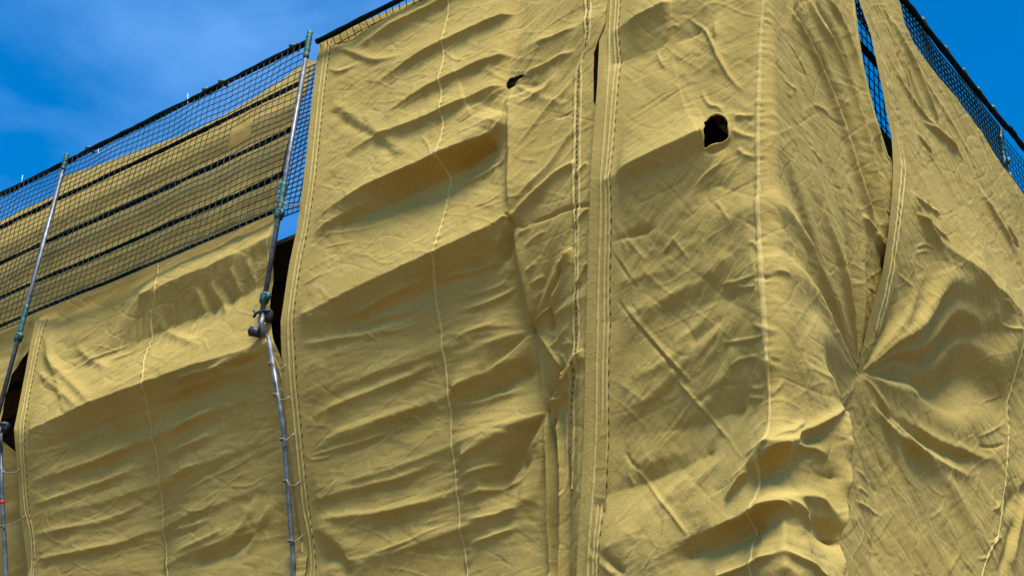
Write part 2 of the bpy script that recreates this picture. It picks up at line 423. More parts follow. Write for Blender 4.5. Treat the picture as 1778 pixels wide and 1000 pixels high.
def resample(pts, step):
    pts = np.array(pts, float); l = np.concatenate([[0], np.cumsum(np.hypot(*np.diff(pts, axis=0).T))])
    n = max(3, int(l[-1]/step)); t = np.linspace(0, l[-1], n)
    return np.stack([np.interp(t, l, pts[:, 0]), np.interp(t, l, pts[:, 1])], -1)
def smooth_line(pts, n=7):
    """Catmull-Rom through the points"""
    p = np.array(pts, float)
    if len(p) < 3: return [tuple(q) for q in p]
    e = np.concatenate([[2*p[0]-p[1]], p, [2*p[-1]-p[-2]]]); out = []
    for i in range(1, len(e)-2):
        for t in np.linspace(0, 1, n, endpoint=False):
            a, b, c, d = e[i-1:i+3]
            out.append(0.5*((2*b)+(c-a)*t+(2*a-5*b+4*c-d)*t*t+(3*b-a-3*c+d)*t**3))
    out.append(p[-1]); return [tuple(q) for q in out]
def shift(pts, ds, dv=0.0): return [(a+ds, b+dv) for a, b in pts]
ext = lambda *a: list(a)

# ================================================================== setting
g = MB(); g.add([(-1500, -1500, 0), (1500, -1500, 0), (1500, 1500, 0), (-1500, 1500, 0)], [(0, 1, 2, 3)])
go = g.build('ground', M_GROUND, None, False); go['kind'] = 'structure'; go['label'] = 'unseen brown paved ground around the wrapped building, toned to bounce warm light'
bld = empty('building', (-8, 6, 0), 'building hidden behind the scaffold cloth, coloured dark for the shade inside, seen through the narrow gap', 'building')
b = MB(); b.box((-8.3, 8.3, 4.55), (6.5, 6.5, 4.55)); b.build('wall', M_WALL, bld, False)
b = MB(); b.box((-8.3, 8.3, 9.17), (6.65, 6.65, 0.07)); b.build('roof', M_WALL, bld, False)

# ================================================================== cloth sheets
def seam(sh, name, txt, w, th, par, m=None, wob=0.25, pts=None, puck=None):
    pts = smooth_line(sh.line(txt)) if pts is None else pts
    sh.ribbon(name, pts, w, th, m or M_SEAM, par, 0.016, wob)
    return pts

# ---- left bay sheet
A = Sheet(-9.3, -4.6, 3.5, 9.7)
A.con('60,556,-.06 160,508,-.09 270,458,-.09 400,405,-.07 480,366,-.05')
A.wcon((-9.2, 9.6, -.08), (-4.7, 9.6, -.08))
A.con('240,512,.03 360,462,.05 480,405,.04')
A.con('100,655,-.05 200,612,-.10 300,570,-.13 400,525,-.12 466,492,-.06')
A.con('50,745,.06 150,700,.09 250,661,.10 360,625,.09 465,596,.05')
A.con('45,790,-.04 150,750,-.07 255,712,-.09 380,676,-.09 470,645,-.07')
A.con('62,556,0 40,660,.0 24,745,.05 32,850,-.15 48,1000,-.38')
A.con('262,740,-.18 280,850,-.39 290,1000,-.62')
A.con('470,600,.02 480,650,-.09 490,740,-.24 500,850,-.40 506,960,-.55')
A.wcon((-9.2, 3.6, -.95), (-6.85, 3.6, -1.1), (-4.7, 3.6, -1.0))
A.solve(); A.damp0()
A_SEAM = smooth_line(A.line('272,450 268,500 262,560 252,620 245,660 262,735 275,800 283,880 288,940 291,1000 294,1060'))
lowA = A.mask('20,760 150,715 250,680 360,640 480,600 560,760 560,1120 0,1120', 0.12)
A.noise(6, 1.4, 0.17, 0.0070, 21, 3, lowA); A.noise(-8, 0.30, 0.07, 0.0038, 31, 3, lowA, 0.4); A.noise(75, 0.5, 0.2, 0.004, 35, 2, lowA)
A.noise(20, 0.5, 0.22, 0.009, 41, 3, 1-lowA); A.noise(60, 0.3, 0.09, 0.003, 47, 3, 1-lowA, 0.4)
A.noise(85, 0.30, 0.06, 0.009, 52, 2, A.mask('290,520 480,410 470,500 300,600 200,640 190,580', .12), .3)
A.many('''
.022 .10 .05 ; 60,560 80,590 95,640 110,690
.020 .06 .05 ; 65,600 110,650 150,690 180,720
.016 .05 .04 ; 60,640 100,675 130,700 150,712
.014 .05 .04 ; 130,600 160,625 190,640
.018 .05 .05 ; 270,560 300,580 350,600
.022 .05 .04 ; 340,500 350,520 360,550
.020 .05 .04 ; 365,490 380,515 395,545
.018 .04 .04 ; 400,465 412,490 420,515
.016 .04 .04 ; 430,450 440,475 447,495
-.020 .05 .04 ; 380,485 392,510 402,535
-.018 .05 .04 ; 352,495 364,525 372,550
.012 .02 .02 ; 190,625 230,612 262,590
.010 .012 .02 ; 130,640 180,615 240,595
.028 .05 .03 ; 360,650 400,630 440,615 466,605
.022 .03 .03 ; 300,665 350,648 400,640
-.020 .04 .03 ; 390,640 430,625 462,612
.014 .03 .02 ; 290,690 330,672 380,655 430,640
.010 .012 .012 ; 60,790 120,772 180,750 230,722 245,712
.018 .03 .03 ; 50,880 120,858 200,830 262,802
.018 .03 .03 ; 55,930 130,915 210,895 270,862
.016 .03 .03 ; 58,975 130,960 210,945 275,920
.016 .04 .03 ; 55,835 120,818 190,795 255,770
.012 .01 .012 ; 310,862 360,832 410,810 445,785
.010 .01 .01 ; 400,846 440,842 462,822
.012 .012 .012 ; 330,890 360,885 385,858
.016 .03 .03 ; 290,760 340,728 400,700
.016 .03 .03 ; 290,790 330,772 380,752
.014 .03 .03 ; 295,830 325,815 350,805
.014 .03 .03 ; 300,925 340,912 370,900
.016 .03 .03 ; 305,960 350,940 400,915
-.02 .06 .05 ; 330,985 400,960 470,905 495,880
.02 .05 .04 ; 400,950 430,900 450,860
.02 .05 .04 ; 430,960 460,900 480,870
.008 .008 .01 ; 140,915 190,905 235,892 265,878
''')
for a_, b_, c_, sd_ in ((8, .8, .16, 61), (-28, .5, .13, 62), (62, .5, .16, 63), (25, .6, .2, 64)): A.crease(a_, b_, c_, .0042, sd_)
A.many('''
.022 .12 .05 1.3 ; 45,825 150,805 260,765 380,715 470,675
.022 .12 .05 1.3 ; 50,900 170,875 270,845 400,790 485,745
.022 .12 .05 1.3 ; 60,970 180,950 285,920 400,870 495,820
.020 .12 .05 1.3 ; 120,1010 290,985 420,930 500,890
''', e0=.4, e1=.3)
A.pucker(A_SEAM, 0.085, 0.008, 0.05, 0, 3)
A_LE = A.line('62,556 52,600 40,660 24,745 28,800 34,880 46,1000'); A_RE = edge('486,366,0 474,440,0 466,520,0 474,570,.0 484,605,-.03 500,655,-.11 512,740,-.26 528,850,-.42 545,960,-.57')
left = [(-8.93, 9.45)]+A_LE+[(A_LE[-1][0], 3.6)]; right = [(-5.12, 9.45)]+A_RE+[(A_RE[-1][0]+.05, 3.6)]
A.pucker(smooth_line(shift(A_LE, 0.17)), 0.075, 0.007, 0.05, -1, 5)
A.flat(A_LE, .12, .32); A.blur(1)
tA = A.mesh('cloth_sheet', left, right, [(-9.2, 9.3), (-4.6, 9.3)], 3.6, 0.0085, M_CLOTH)
tag(tA, 'ochre scaffold cloth hanging below the green net between the two grey posts', 'scaffold cloth', 'ochre cloth sheets')
seam(A, 'seam', '', 0.024, 0.007, tA, pts=A_SEAM)
for q in (0.075, 0.125): seam(A, 'hem', '', 0.022, 0.004, tA, pts=smooth_line(shift(A_LE+[(A_LE[-1][0], 3.7)], q)))
A.stitches('pucker_shade', smooth_line(shift(A_LE, 0.155)), 0.07, 0.022, 0.006, M_PUCKER_SHADE, tA)
seam(A, 'hem', '', 0.022, 0.004, tA, pts=smooth_line(shift(A_RE, -0.07)))

# ---- tall main sheet
B = Sheet(-5.4, -1.0, 3.5, 11.7)
B.con('550,100,-.08 530,300,-.02 500,480,0 487,560,0 492,650,-.09 500,760,-.24 512,870,-.40 527,1000,-.57')
B.wcon((-5.3, 11.6, -.2), (-1.1, 11.6, -.2)); B.con('556,70,-.10 640,34,-.13 725,-2,-.15')
B.con('905,0,-.10 890,170,.0 886,330,.03 886,376,.04')
B.con('888,380,-.02 905,470,-.15 930,572,-.32 945,650,-.40 955,712,-.47 960,850,-.52 968,1000,-.58')
B.con('1030,0,0 1022,150,-.01 1012,330,-.02 1010,500,-.10 1006,690,-.20 1002,850,-.27 1000,1000,-.34')
B.wcon((-1.35, 11.6, 0), (-1.35, 8, -.02), (-1.40, 3.5, -.40))
B.con('525,545,.03 640,487,.09 750,437,.13 830,400,.11 886,374,.03')
B.con('765,560,-.15 780,680,-.28 797,850,-.45 810,1000,-.61')
B.con('528,592,-.06 650,548,-.08 760,500,-.07 868,446,-.08')
B.con('560,371,.02 640,330,.05 779,268,.09 850,236,.08 884,175,.02')
B.con('600,392,-.03 700,350,-.07 780,315,-.09 872,265,-.10')
B.con('785,672,-.22 860,632,-.25 929,576,-.30')
B.con('800,706,-.32 880,676,-.40 934,640,-.42')
B.con('800,790,-.33 880,752,-.38 953,714,-.45')
B.con('830,850,-.44 920,805,-.55')
B.wcon((-5.2, 3.6, -.95), (-3.2, 3.6, -1.0), (-2.2, 3.6, -.95)); B.wcon((-1.40, 3.6, -.4), (-1.1, 3.6, -.4))
B.solve(); B.damp0()
B_SEAM = smooth_line(B.line('787,-40 785,0 778,60 773,150 772,220 780,300 768,380 750,440 756,500 765,560 775,640 783,720 795,850 806,950 812,1000 816,1060'))
lowB = B.mask('470,570 560,520 750,450 886,385 930,572 955,712 970,1150 480,1150', 0.10)
upB = B.mask('520,20 560,500 750,430 886,370 890,160 900,-60 600,-60', 0.10)
rtB = B.mask('905,-60 890,170 886,376 930,572 955,712 970,1100 1060,1100 1060,-60', 0.06)
B.noise(5, 1.5, 0.18, 0.0070, 121, 3, lowB); B.noise(-6, 0.35, 0.07, 0.0040, 131, 3, lowB, .4); B.noise(80, .5, .2, .004, 133, 2, lowB)
B.noise(5, 1.0, 0.20, 0.0045, 141, 3, upB); B.noise(-35, 0.40, 0.09, 0.0036, 147, 3, upB, .4); B.noise(40, .35, .09, .003, 149, 3, upB, .4)
B.noise(48, 0.5, 0.10, 0.008, 161, 3, rtB, .3)
B.many('''
.060 .35 .055 1.0 .4 .06 ; 612,90 680,53 758,17 800,-5
.060 .35 .055 1.0 .4 .06 ; 640,158 700,120 772,84 850,48 898,30
.060 .35 .055 1.0 .4 .06 ; 670,203 720,176 772,150 840,118 891,100
.060 .35 .055 1.0 .4 .06 ; 600,268 660,240 720,222 779,196 840,168 881,150
.065 .35 .09 1.0 .3 .05 ; 560,371 640,330 720,296 779,268 840,243 880,200
.030 .10 .05 1.2 ; 545,405 600,375 650,350
.035 .30 .10 1.2 ; 1065,20 1000,55 960,70 900,90
.014 .07 .05 ; 560,160 600,195 640,220 680,250 720,275
-.013 .06 .05 ; 575,195 615,222 650,240 690,280
.018 .05 .03 ; 556,85 600,88 650,105 700,95
.015 .03 .02 ; 556,115 590,125 625,110
.012 .012 .012 ; 770,90 795,105 820,98
.012 .012 .012 ; 730,235 745,255 752,275
.010 .010 .012 ; 540,410 600,402 660,390 700,370 760,345
.010 .010 .012 ; 560,430 600,422 620,418
-.03 .06 .04 ; 790,300 820,270 850,235 870,205
.020 .03 .025 ; 780,325 830,310 870,285 885,262
.012 .012 .012 ; 785,235 830,215 860,205
.014 .012 .012 ; 785,300 835,288 880,272
.012 .012 .012 ; 820,360 850,350 880,330
.03 .03 .015 1.3 ; 889,165 886,190 872,215 850,235
.035 .05 .015 1.2 .2 0 ; 866,440 872,420 880,400 887,378
-.04 .04 .04 ; 874,455 884,430 888,400
-.02 .03 .03 ; 850,470 868,462 882,440
.018 .02 .02 ; 590,555 640,535 680,512 740,488
.020 .02 .02 ; 770,486 800,478 840,468 870,452
.016 .015 .015 ; 790,520 830,510 870,495 890,470
.018 .02 .02 ; 800,540 840,530 880,512 905,490
.018 .025 .02 ; 640,560 700,545 740,535
.012 .010 .010 ; 615,555 640,580 660,595
.010 .010 .010 ; 665,580 700,570 725,562
.018 .03 .03 ; 790,590 830,575 870,560
.020 .03 .03 ; 520,600 580,590 640,580 700,560
.020 .04 .03 ; 545,720 620,690 700,660 760,630
.022 .05 .04 ; 550,770 640,740 720,712 770,690
.014 .012 .014 ; 525,795 600,775 680,752 735,728
.014 .012 .012 ; 700,735 720,725 735,738
.012 .012 .012 ; 525,792 545,798 580,790
.018 .03 .03 ; 790,705 830,700 870,690 915,672
.014 .014 .014 ; 825,690 850,688 880,684
.018 .04 .03 ; 540,870 620,850 700,830 770,800
.018 .04 .03 ; 540,905 640,895 720,880 790,865
.014 .012 .012 ; 640,965 700,945 760,918 800,905
.016 .02 .02 ; 810,905 860,895 910,880
.018 .02 .02 ; 800,865 850,850 900,838 925,818
.018 .02 .02 ; 800,830 850,812 880,800
.018 .025 .02 ; 815,945 860,930 900,915
.03 .10 .06 ; 530,915 570,930 600,960 620,1010
-.035 .10 .07 ; 545,985 580,965 620,1000
.02 .04 .04 ; 880,860 900,820 925,770 945,735
.018 .04 .04 ; 925,880 938,830 948,760
.014 .03 .03 ; 905,870 915,830 930,790
.050 .035 .22 1.2 .15 .05 ; 887,365 888,300 889,230 890,168
.040 .035 .16 1.2 .10 .10 ; 929,566 918,520 905,455 893,398
.030 .022 .03 1.4 .15 .05 ; 886,376 905,360 940,326 970,300 1000,283
.022 .02 .03 1.4 ; 895,345 930,312 960,280 990,235 1000,215
.020 .02 .03 1.4 ; 897,250 925,222 950,190 975,165 990,140
.018 .02 .03 ; 895,180 925,168 950,150 968,120
.018 .02 .03 ; 905,130 940,118 970,100 1000,90
.018 .03 .03 ; 930,75 960,65 1000,45
-.014 .012 .012 ; 940,115 960,112 970,105
-.014 .012 .012 ; 960,205 985,200 1000,188
-.030 .014 .014 1.6 .2 .05 ; 915,390 950,378 975,366 1000,360 1026,356
-.022 .012 .012 ; 898,392 908,395 918,390
.016 .014 .014 ; 900,405 912,400 922,393
.014 .014 .014 ; 910,430 930,412 950,400
.020 .016 .016 ; 914,475 922,465 930,455
.020 .016 .016 ; 922,495 935,485 945,478
.016 .016 .016 ; 925,525 935,510 943,500
.018 .012 .02 ; 955,605 970,590 985,565
.014 .012 .012 ; 955,605 980,598 1000,596
.012 .012 .012 ; 962,605 975,618 985,635
.020 .02 .02 1.4 .05 .1 ; 1000,305 1008,295 1020,282
.020 .02 .02 1.4 .1 .1 ; 1000,395 1008,378 1022,362
.024 .02 .02 1.4 .1 .1 ; 1004,495 1012,475 1022,455
''')
q0 = B.line('889,146')[0]
for e, wd, k in (('960,105', 6, .8), ('940,150', 5, -.6), ('960,180', 5, .6), ('800,205', 7, .8), ('845,200', 6, -1.0), ('870,240', 7, .7), ('840,120', 6, .5)): B.ray(q0, e, wd, k, 1)
B.dent(889, 146, .04, .05)
q1 = B.line('930,572')[0]; q2 = B.line('955,712')[0]
for c_, e, wd, k in ((q1, '996,415', 4, 1.2), (q1, '960,440', 6, -1.3), (q1, '1020,512', 5, .8), (q1, '905,440', 8, .6), (q1, '830,660', 9, -1.4), (q1, '800,620', 6, .7), (q1, '900,700', 7, -.9), (q1, '948,690', 6, .9), (q1, '930,720', 4, -.8),
                     (q2, '1016,600', 5, 1.3), (q2, '985,610', 6, -.8), (q2, '1010,660', 6, .5), (q2, '800,800', 7, .8), (q2, '850,860', 9, -1.6), (q2, '905,900', 7, .5), (q2, '938,930', 5, -.6)):
    B.ray(c_, e, wd, k, 1)
B.many('''
.022 .14 .06 1.3 ; 500,690 620,660 760,615 900,560
.024 .14 .06 1.3 ; 510,790 640,745 780,690 930,610
.026 .14 .06 1.3 ; 520,860 650,825 800,770 945,715
.022 .12 .06 1.3 ; 530,930 660,895 800,850 930,790
.022 .12 .06 1.3 ; 540,990 680,960 820,910 940,860
''', e0=.4, e1=.1)
B.dent(930, 572, .05, .04); B.dent(955, 712, .05, .04)
B.many('''
.055 .010 .05 1.2 .02 .1 ; 933,570 950,540 965,500 980,460 992,430
-.050 .05 .02 1.4 .10 .1 ; 930,550 945,520 958,480 968,450
.055 .010 .05 1.2 .02 .1 ; 957,710 975,680 992,650 1003,625 1013,605
-.050 .05 .02 1.4 .10 .1 ; 955,690 968,660 982,635
.035 .03 .012 1.3 .02 .1 ; 936,580 942,620 948,660 953,700
.070 .028 .018 1.4 .08 0 ; 954,720 957,790 960,860 961,930 960,1010
-.070 .022 .022 1.4 .08 0 ; 962,722 967,790 971,860 972,930 970,1010
.060 .022 .022 1.4 .10 0 ; 972,722 978,790 981,860 980,930 976,1010
-.030 .018 .018 1.4 .10 0 ; 986,780 988,850 988,930 984,1010
''', e0=.1)
for a_, b_, c_, sd_ in ((6, .8, .16, 71), (-28, .5, .13, 72), (55, .6, .16, 73), (28, .6, .2, 74), (47, .6, .12, 75)): B.crease(a_, b_, c_, .0042, sd_, rtB if sd_ == 75 else None)
B.pucker(B_SEAM, 0.085, 0.009, 0.05, 1, 13)
B_LE = B.line('556,68 548,120 540,180 533,260 525,330 515,400 502,460 487,560 490,650 500,760 514,880 530,1000')
B_RE = edge('1056,-20,0 1052,40,0 1046,56,0 1034,84,0 1031,92,0 1030,140,0 1030,176,0 1033,184,0 1046,196,0')
B.pucker(smooth_line(shift(B_LE, 0.19)), 0.08, 0.007, 0.06, -1, 15)
B.flat(B_LE, .14, .36); B.blur(1)
left = [(B_LE[0][0], 11.3)]+B_LE+[(B_LE[-1][0]+.03, 3.6)]
right = [(-1.40, 11.5)]+B_RE+[(-1.40, 8.4), (-1.42, 6.5), (-1.52, 3.6)]
topB = B.line('556,68 576,62 620,42 660,26 700,9 725,-2 780,-28')
hole = B.line('879,146 884,137 893,134 903,130 911,129 911,133 902,137 896,144 890,152 884,156 880,152')
holec = B.line('896,142')[0]
tB = B.mesh('cloth_sheet', left, right, [(-5.6, topB[0][1])]+topB+[(-1.0, topB[-1][1]+.02)], 3.6, 0.0085, M_CLOTH, holes=[hole])
tag(tB, 'tallest ochre cloth sheet with small torn hole near its top, left of corner sheet', 'scaffold cloth', 'ochre cloth sheets')
seam(B, 'seam', '', 0.026, 0.007, tB, pts=B_SEAM)
for q in (0.085, 0.135, ): seam(B, 'hem', '', 0.022, 0.004, tB, pts=smooth_line(shift(B_LE+[(B_LE[-1][0]+.03, 3.7)], q)))
B.stitches('pucker_shade', smooth_line(shift(B_LE, 0.165)), 0.085, 0.022, 0.006, M_PUCKER_SHADE, tB)
B_H1 = smooth_line(B.line('1014,-20 1016,30 1017,60 1010,100 1002,120 998,160 998,210 997,260 995,310 998,360 1000,400 998,450 999,500 996,560 994,620 990,690 985,740 985,800 982,850 980,900'))
B_H2 = smooth_line(B.line('1023,-20 1024,40 1020,80 1010,105 1009,140 1008,190 1006,240 1004,300 1007,360 1004,410 1003,480 1005,560 1002,640 997,700 996,760 993,850'))
seam(B, 'hem', '', 0.026, 0.009, tB, pts=B_H1); seam(B, 'hem', '', 0.024, 0.009, tB, pts=B_H2)
B.stitches('pucker_shade', [((a+c)/2, (b_+d_)/2) for (a, b_), (c, d_) in zip(resample(B_H1, .05)[:118], resample(B_H2, .05)[:118])], 0.05, 0.018, 0.006, M_PUCKER_SHADE, tB)

# ---- corner sheet (wraps round the corner)
K = Sheet(-1.8, 3.2, 3.4, 11.9)
K.con('1052,-20,-.03 1040,310,.06 1025,700,-.17 1012,1000,-.30'); K.wcon((-1.45, 11.8, -.12), (-1.45, 10.3, -.04)); K.wcon((-1.6, 5.0, -.29), (-1.6, 3.5, -.5))
K.wcon((0, 11.8, .03), (0, 8, .03), (0, 6.4, .03))
K.con('1050,312,.08 1140,268,.13 1235,225,.12'); K.con('1066,54,.02 1165,5,.03'); K.wcon((-1.4, 11.6, -.15), (-.3, 11.6, -.12))
K.con('1070,112,-.03 1150,85,-.03 1215,60,-.02')
K.con('1240,40,.05 1244,120,.05 1248,205,.06'); K.con('1266,250,.04 1280,320,.03 1292,380,.03 1318,500,.03 1332,630,.03')
K.con('1062,400,-.0 1160,352,.03 1256,322,.01'); K.con('1060,560,-.12 1180,540,-.13 1284,520,-.10'); K.con('1052,760,-.22 1180,750,-.28 1295,715,-.19'); K.con('1050,860,-.27 1150,830,-.31 1240,790,-.24')
K.con('1050,950,-.22 1150,895,-.19 1250,850,-.12 1325,792,.05 1345,775,.12 1372,772,.12')
K.con('1300,850,-.03 1370,815,-.02 1440,830,.0')
K.con('1090,985,-.22 1200,930,-.13 1290,900,.0 1345,876,.12 1362,874,.16 1380,886,.13')
K.con('1360,905,.10 1361,950,.16 1363,1010,.18'); K.con('1200,965,-.22 1300,935,-.10 1335,918,-.02'); K.con('1400,920,-.04 1440,950,-.06')
K.con('1361,950,.16 1300,975,.06 1240,1000,-.04'); K.con('1361,950,.16 1420,985,.12 1450,1005,.10')
K.con('1485,0,-.02 1500,110,-.02 1520,185,-.02 1548,285,-.02 1570,380,-.02 1568,452,-.05 1542,550,-.165 1516,600,-.23 1492,648,-.28')
K.con('1400,640,.06 1445,655,.07 1462,690,.08')
pin = hit(1492, 648, lambda p, q: -.28+0*p)
SIL = edge('1475,714,.07 1481,745,.11 1484,772,.12 1478,803,.07 1483,835,.12 1472,866,.06 1476,900,.11 1467,940,.07 1473,975,.11 1468,1000,.08'); SIL.append((SIL[-1][0]-.06, 3.5))
K.wcon(*[(a, b, q) for (a, b), q in zip(SIL, (.07, .11, .12, .07, .12, .06, .11, .07, .11, .08, .08))]); K.wcon((pin[0], pin[1], -.28), *[(a+.13, b, -.26) for a, b in SIL]); K.wcon(*[(a+.3, b, -.40) for a, b in SIL])
K.wcon((3.1, 11.8, 0), (3.1, 9, -.05), (3.1, 6.5, -.5), (3.1, 3.5, -1.2))
K.wcon((.05, 3.5, .1), (.8, 3.5, .0)); K.wcon((1.5, 11.8, 0), (2.2, 11.8, 0))
K.solve(); K.damp0()
K_SEAM = smooth_line(K.line('1326,-40 1325,0 1320,80 1316,200 1316,300 1318,400 1323,470 1328,560 1332,640 1336,700 1334,745 1322,778 1317,820 1318,850 1309,880 1307,905 1316,925 1307,950 1304,1000 1302,1040'))
faceK = K.mask('1050,330 1250,230 1300,400 1330,600 1330,760 1250,830 1060,930 1000,1000 1000,330', .1)
K.noise(42, 0.9, 0.13, 0.005, 221, 3, faceK); K.noise(38, .25, .06, .0040, 227, 3, faceK, .4); K.noise(-50, .5, .12, .0035, 229, 3, faceK, .4)
K.noise(-50, .9, .12, .0035, 233, 3, 1-faceK); K.noise(10, .25, .07, .0032, 237, 3, 1-faceK, .4)
K.noise(20, .35, .13, .005, 239, 3, K.mask('1340,700 1470,700 1475,960 1340,1000', .1), .3)
K.many('''
.055 .30 .10 1.0 .08 .1 ; 1068,304 1140,268 1200,242 1232,222
.050 .30 .10 1.0 .1 .1 ; 1068,53 1110,32 1165,6
-0.0110 .05 .04 ; 1060,330 1120,302 1180,275 1215,250
0.0110 .05 .03 1.3 .1 .1 ; 1242,40 1246,90 1240,130
.026 .012 .012 1.4 ; 1193,28 1208,42 1225,54 1236,75 1250,105 1270,138 1292,160
.022 .012 .012 1.4 ; 1218,158 1226,175 1235,184 1247,186 1257,197
.012 .012 .012 ; 1155,55 1170,45 1180,50
.012 .012 .012 ; 1140,90 1150,112 1160,120
.012 .012 .012 ; 1065,110 1085,130 1100,140
.016 .015 .02 ; 1275,202 1295,203 1312,201
.016 .015 .02 ; 1270,225 1290,235 1312,240
.014 .015 .02 ; 1280,258 1295,270 1312,272
-.02 .02 .02 ; 1222,258 1240,262 1262,250
.016 .012 .012 ; 1200,330 1225,305 1250,285 1262,268
.014 .012 .012 ; 1120,275 1145,282 1175,288
.014 .010 .014 1.4 .1 .1 ; 1052,362 1075,405 1090,440
.014 .010 .014 1.4 .1 .1 ; 1062,375 1090,415 1125,455
-.022 .010 .012 1.5 .05 .1 ; 1052,424 1070,450 1085,470 1108,502
.016 .008 .010 1.5 .05 .1 ; 1062,430 1085,462 1105,500
-.024 .010 .010 1.5 .05 .1 ; 1070,520 1095,548 1125,585 1160,625 1190,660
.020 .010 .010 1.5 .1 .1 ; 1080,528 1110,562 1150,608 1185,645 1205,668
.020 .010 .010 1.5 .1 .1 ; 1178,660 1210,697 1240,730 1265,762
-.018 .010 .010 1.5 .1 .1 ; 1088,787 1100,805 1115,818
.020 .010 .010 1.5 .1 .1 ; 1108,815 1140,858 1165,890 1195,930
.014 .010 .010 1.5 .1 .1 ; 1095,825 1105,845
.012 .010 .010 ; 1045,570 1055,600 1065,635
.012 .010 .010 ; 1240,345 1255,365 1272,392
.012 .010 .010 ; 1165,410 1185,435 1200,455
.014 .012 .012 ; 1150,440 1165,425 1178,405
-.025 .03 .02 1.4 .05 .2 ; 1052,424 1090,410 1140,395
0.0110 .06 .05 ; 1055,500 1120,480 1180,465
0.0121 .06 .05 ; 1050,570 1110,545 1170,515 1230,490
0.0121 .05 .05 ; 1235,490 1250,465 1262,440
0.0143 .05 .05 ; 1170,600 1215,570 1245,535 1265,515
-0.0132 .05 .05 ; 1200,600 1240,570 1270,545
0.0143 .06 .05 ; 1100,660 1160,630 1210,595
0.0143 .06 .05 ; 1060,740 1120,700 1180,650 1210,610
0.0143 .07 .05 ; 1240,690 1270,640 1282,600
0.0154 .07 .06 ; 1040,880 1090,840 1150,800 1200,780
0.0154 .07 .06 ; 1110,900 1170,855 1220,800 1250,745 1285,690
0.0154 .06 .05 ; 1180,870 1220,830 1260,790
-0.0165 .06 .05 ; 1045,895 1080,845 1130,800
.020 .03 .03 ; 1270,835 1300,805 1322,775
.018 .012 .012 ; 1255,495 1285,492 1310,485 1323,488
-.018 .012 .012 ; 1300,492 1312,485 1325,487 1335,492
.016 .012 .012 ; 1275,500 1300,503 1320,500
.018 .012 .012 ; 1255,597 1290,594 1320,588 1345,583
.016 .012 .012 ; 1310,565 1325,572 1345,582
.016 .012 .012 ; 1268,640 1290,625 1320,620
-.014 .012 .012 ; 1325,620 1340,625 1355,632
.014 .012 .012 ; 1300,690 1318,692 1330,690
.014 .012 .012 ; 1300,672 1318,676 1330,668
.014 .012 .012 ; 1338,690 1350,675 1360,662
.016 .012 .012 ; 1298,390 1310,395 1325,402
-.020 .012 .012 ; 1298,388 1312,396 1320,400
.016 .012 .012 ; 1300,422 1312,425 1325,440
.014 .014 .014 ; 1342,478 1352,475 1362,480
.034 .06 .05 1.5 .1 .1 ; 1390,-20 1420,40 1446,80 1480,163 1505,250 1530,360 1545,440
-.030 .05 .05 1.5 .1 .1 ; 1378,10 1410,70 1440,125 1470,200 1500,290 1530,390
.030 .05 .05 1.5 .1 .1 ; 1365,10 1400,75 1435,150 1465,230 1490,310 1520,400
.030 .05 .04 1.5 .1 .1 ; 1430,-10 1460,40 1485,105 1505,180 1530,265
-.024 .04 .04 1.5 .1 .1 ; 1415,0 1450,60 1475,120 1500,200
.018 .014 .014 ; 1405,258 1418,272 1428,282
.014 .012 .012 ; 1360,138 1372,150 1384,158
.014 .012 .012 ; 1368,72 1385,100 1405,140
.012 .012 .012 ; 1412,182 1430,190 1440,200
.040 .03 .03 1.5 .1 .0 ; 1515,405 1535,435 1552,455
-.050 .03 .03 1.5 .1 .0 ; 1530,462 1545,460 1556,455
.030 .03 .03 1.5 .1 .0 ; 1520,360 1540,405 1555,448
-.05 .02 .02 1.4 .05 .2 ; 1022,950 1050,968 1085,995
.03 .02 .02 1.4 .05 .2 ; 1022,962 1045,980 1065,998
.03 .03 .02 ; 1260,870 1280,840 1300,815
''', comp=.55)
for e, wd, k in (('1318,436', 7, 1.0), ('1350,420', 4, -1.3), ('1330,350', 3.2, 1.5), ('1392,372', 5, -1.7), ('1432,366', 3.2, 1.4), ('1466,384', 4, -1.2), ('1500,415', 3.2, .8), ('1365,300', 4, .8), ('1310,560', 9, .4), ('1420,290', 4, .7)):
    K.ray(pin, e, wd, k, 1.05)
K.many('''
.040 .10 .022 1.3 .25 .25 ; 1300,815 1322,800 1350,782 1374,774 1408,779 1440,795
.045 .10 .025 1.3 .35 .25 ; 1220,928 1260,912 1300,897 1340,879 1357,872 1375,876 1395,898 1425,930
.030 .02 .03 1.4 .15 .2 ; 1466,706 1442,725 1408,742 1384,752 1360,765 1326,769 1290,790
.022 .012 .02 1.4 ; 1400,730 1357,752 1326,765 1312,796
.030 .04 .03 1.4 ; 1306,877 1340,868 1384,862 1415,864 1438,881 1470,915
.05 .012 .012 1.2 .05 .1 ; 1357,880 1360,915 1361,950 1363,1000
.03 .012 .02 1.3 .1 .1 ; 1240,1005 1289,986 1330,966 1360,950
.03 .02 .012 1.3 .1 .1 ; 1360,950 1395,972 1425,996 1440,1010
-.03 .06 .06 1.5 .25 .25 ; 1390,890 1420,915 1448,940 1460,980
-.035 .04 .05 1.5 .25 .25 ; 1395,770 1425,758 1452,735
''')
K.many('''
.018 .2 .11 1.3 ; 1050,600 1120,555 1200,500 1270,440
.018 .2 .11 1.3 ; 1048,730 1130,670 1210,610 1290,540
.022 .2 .11 1.3 ; 1042,860 1120,800 1210,720 1300,640
''', e0=.2, e1=.2)
for a_, b_, c_, sd_ in ((42, .7, .15, 81), (-48, .7, .16, 82), (10, .5, .13, 83), (65, .5, .2, 84)): K.crease(a_, b_, c_, .0042, sd_)
K.pucker(K_SEAM, 0.07, 0.006, 0.028, 1, 23)
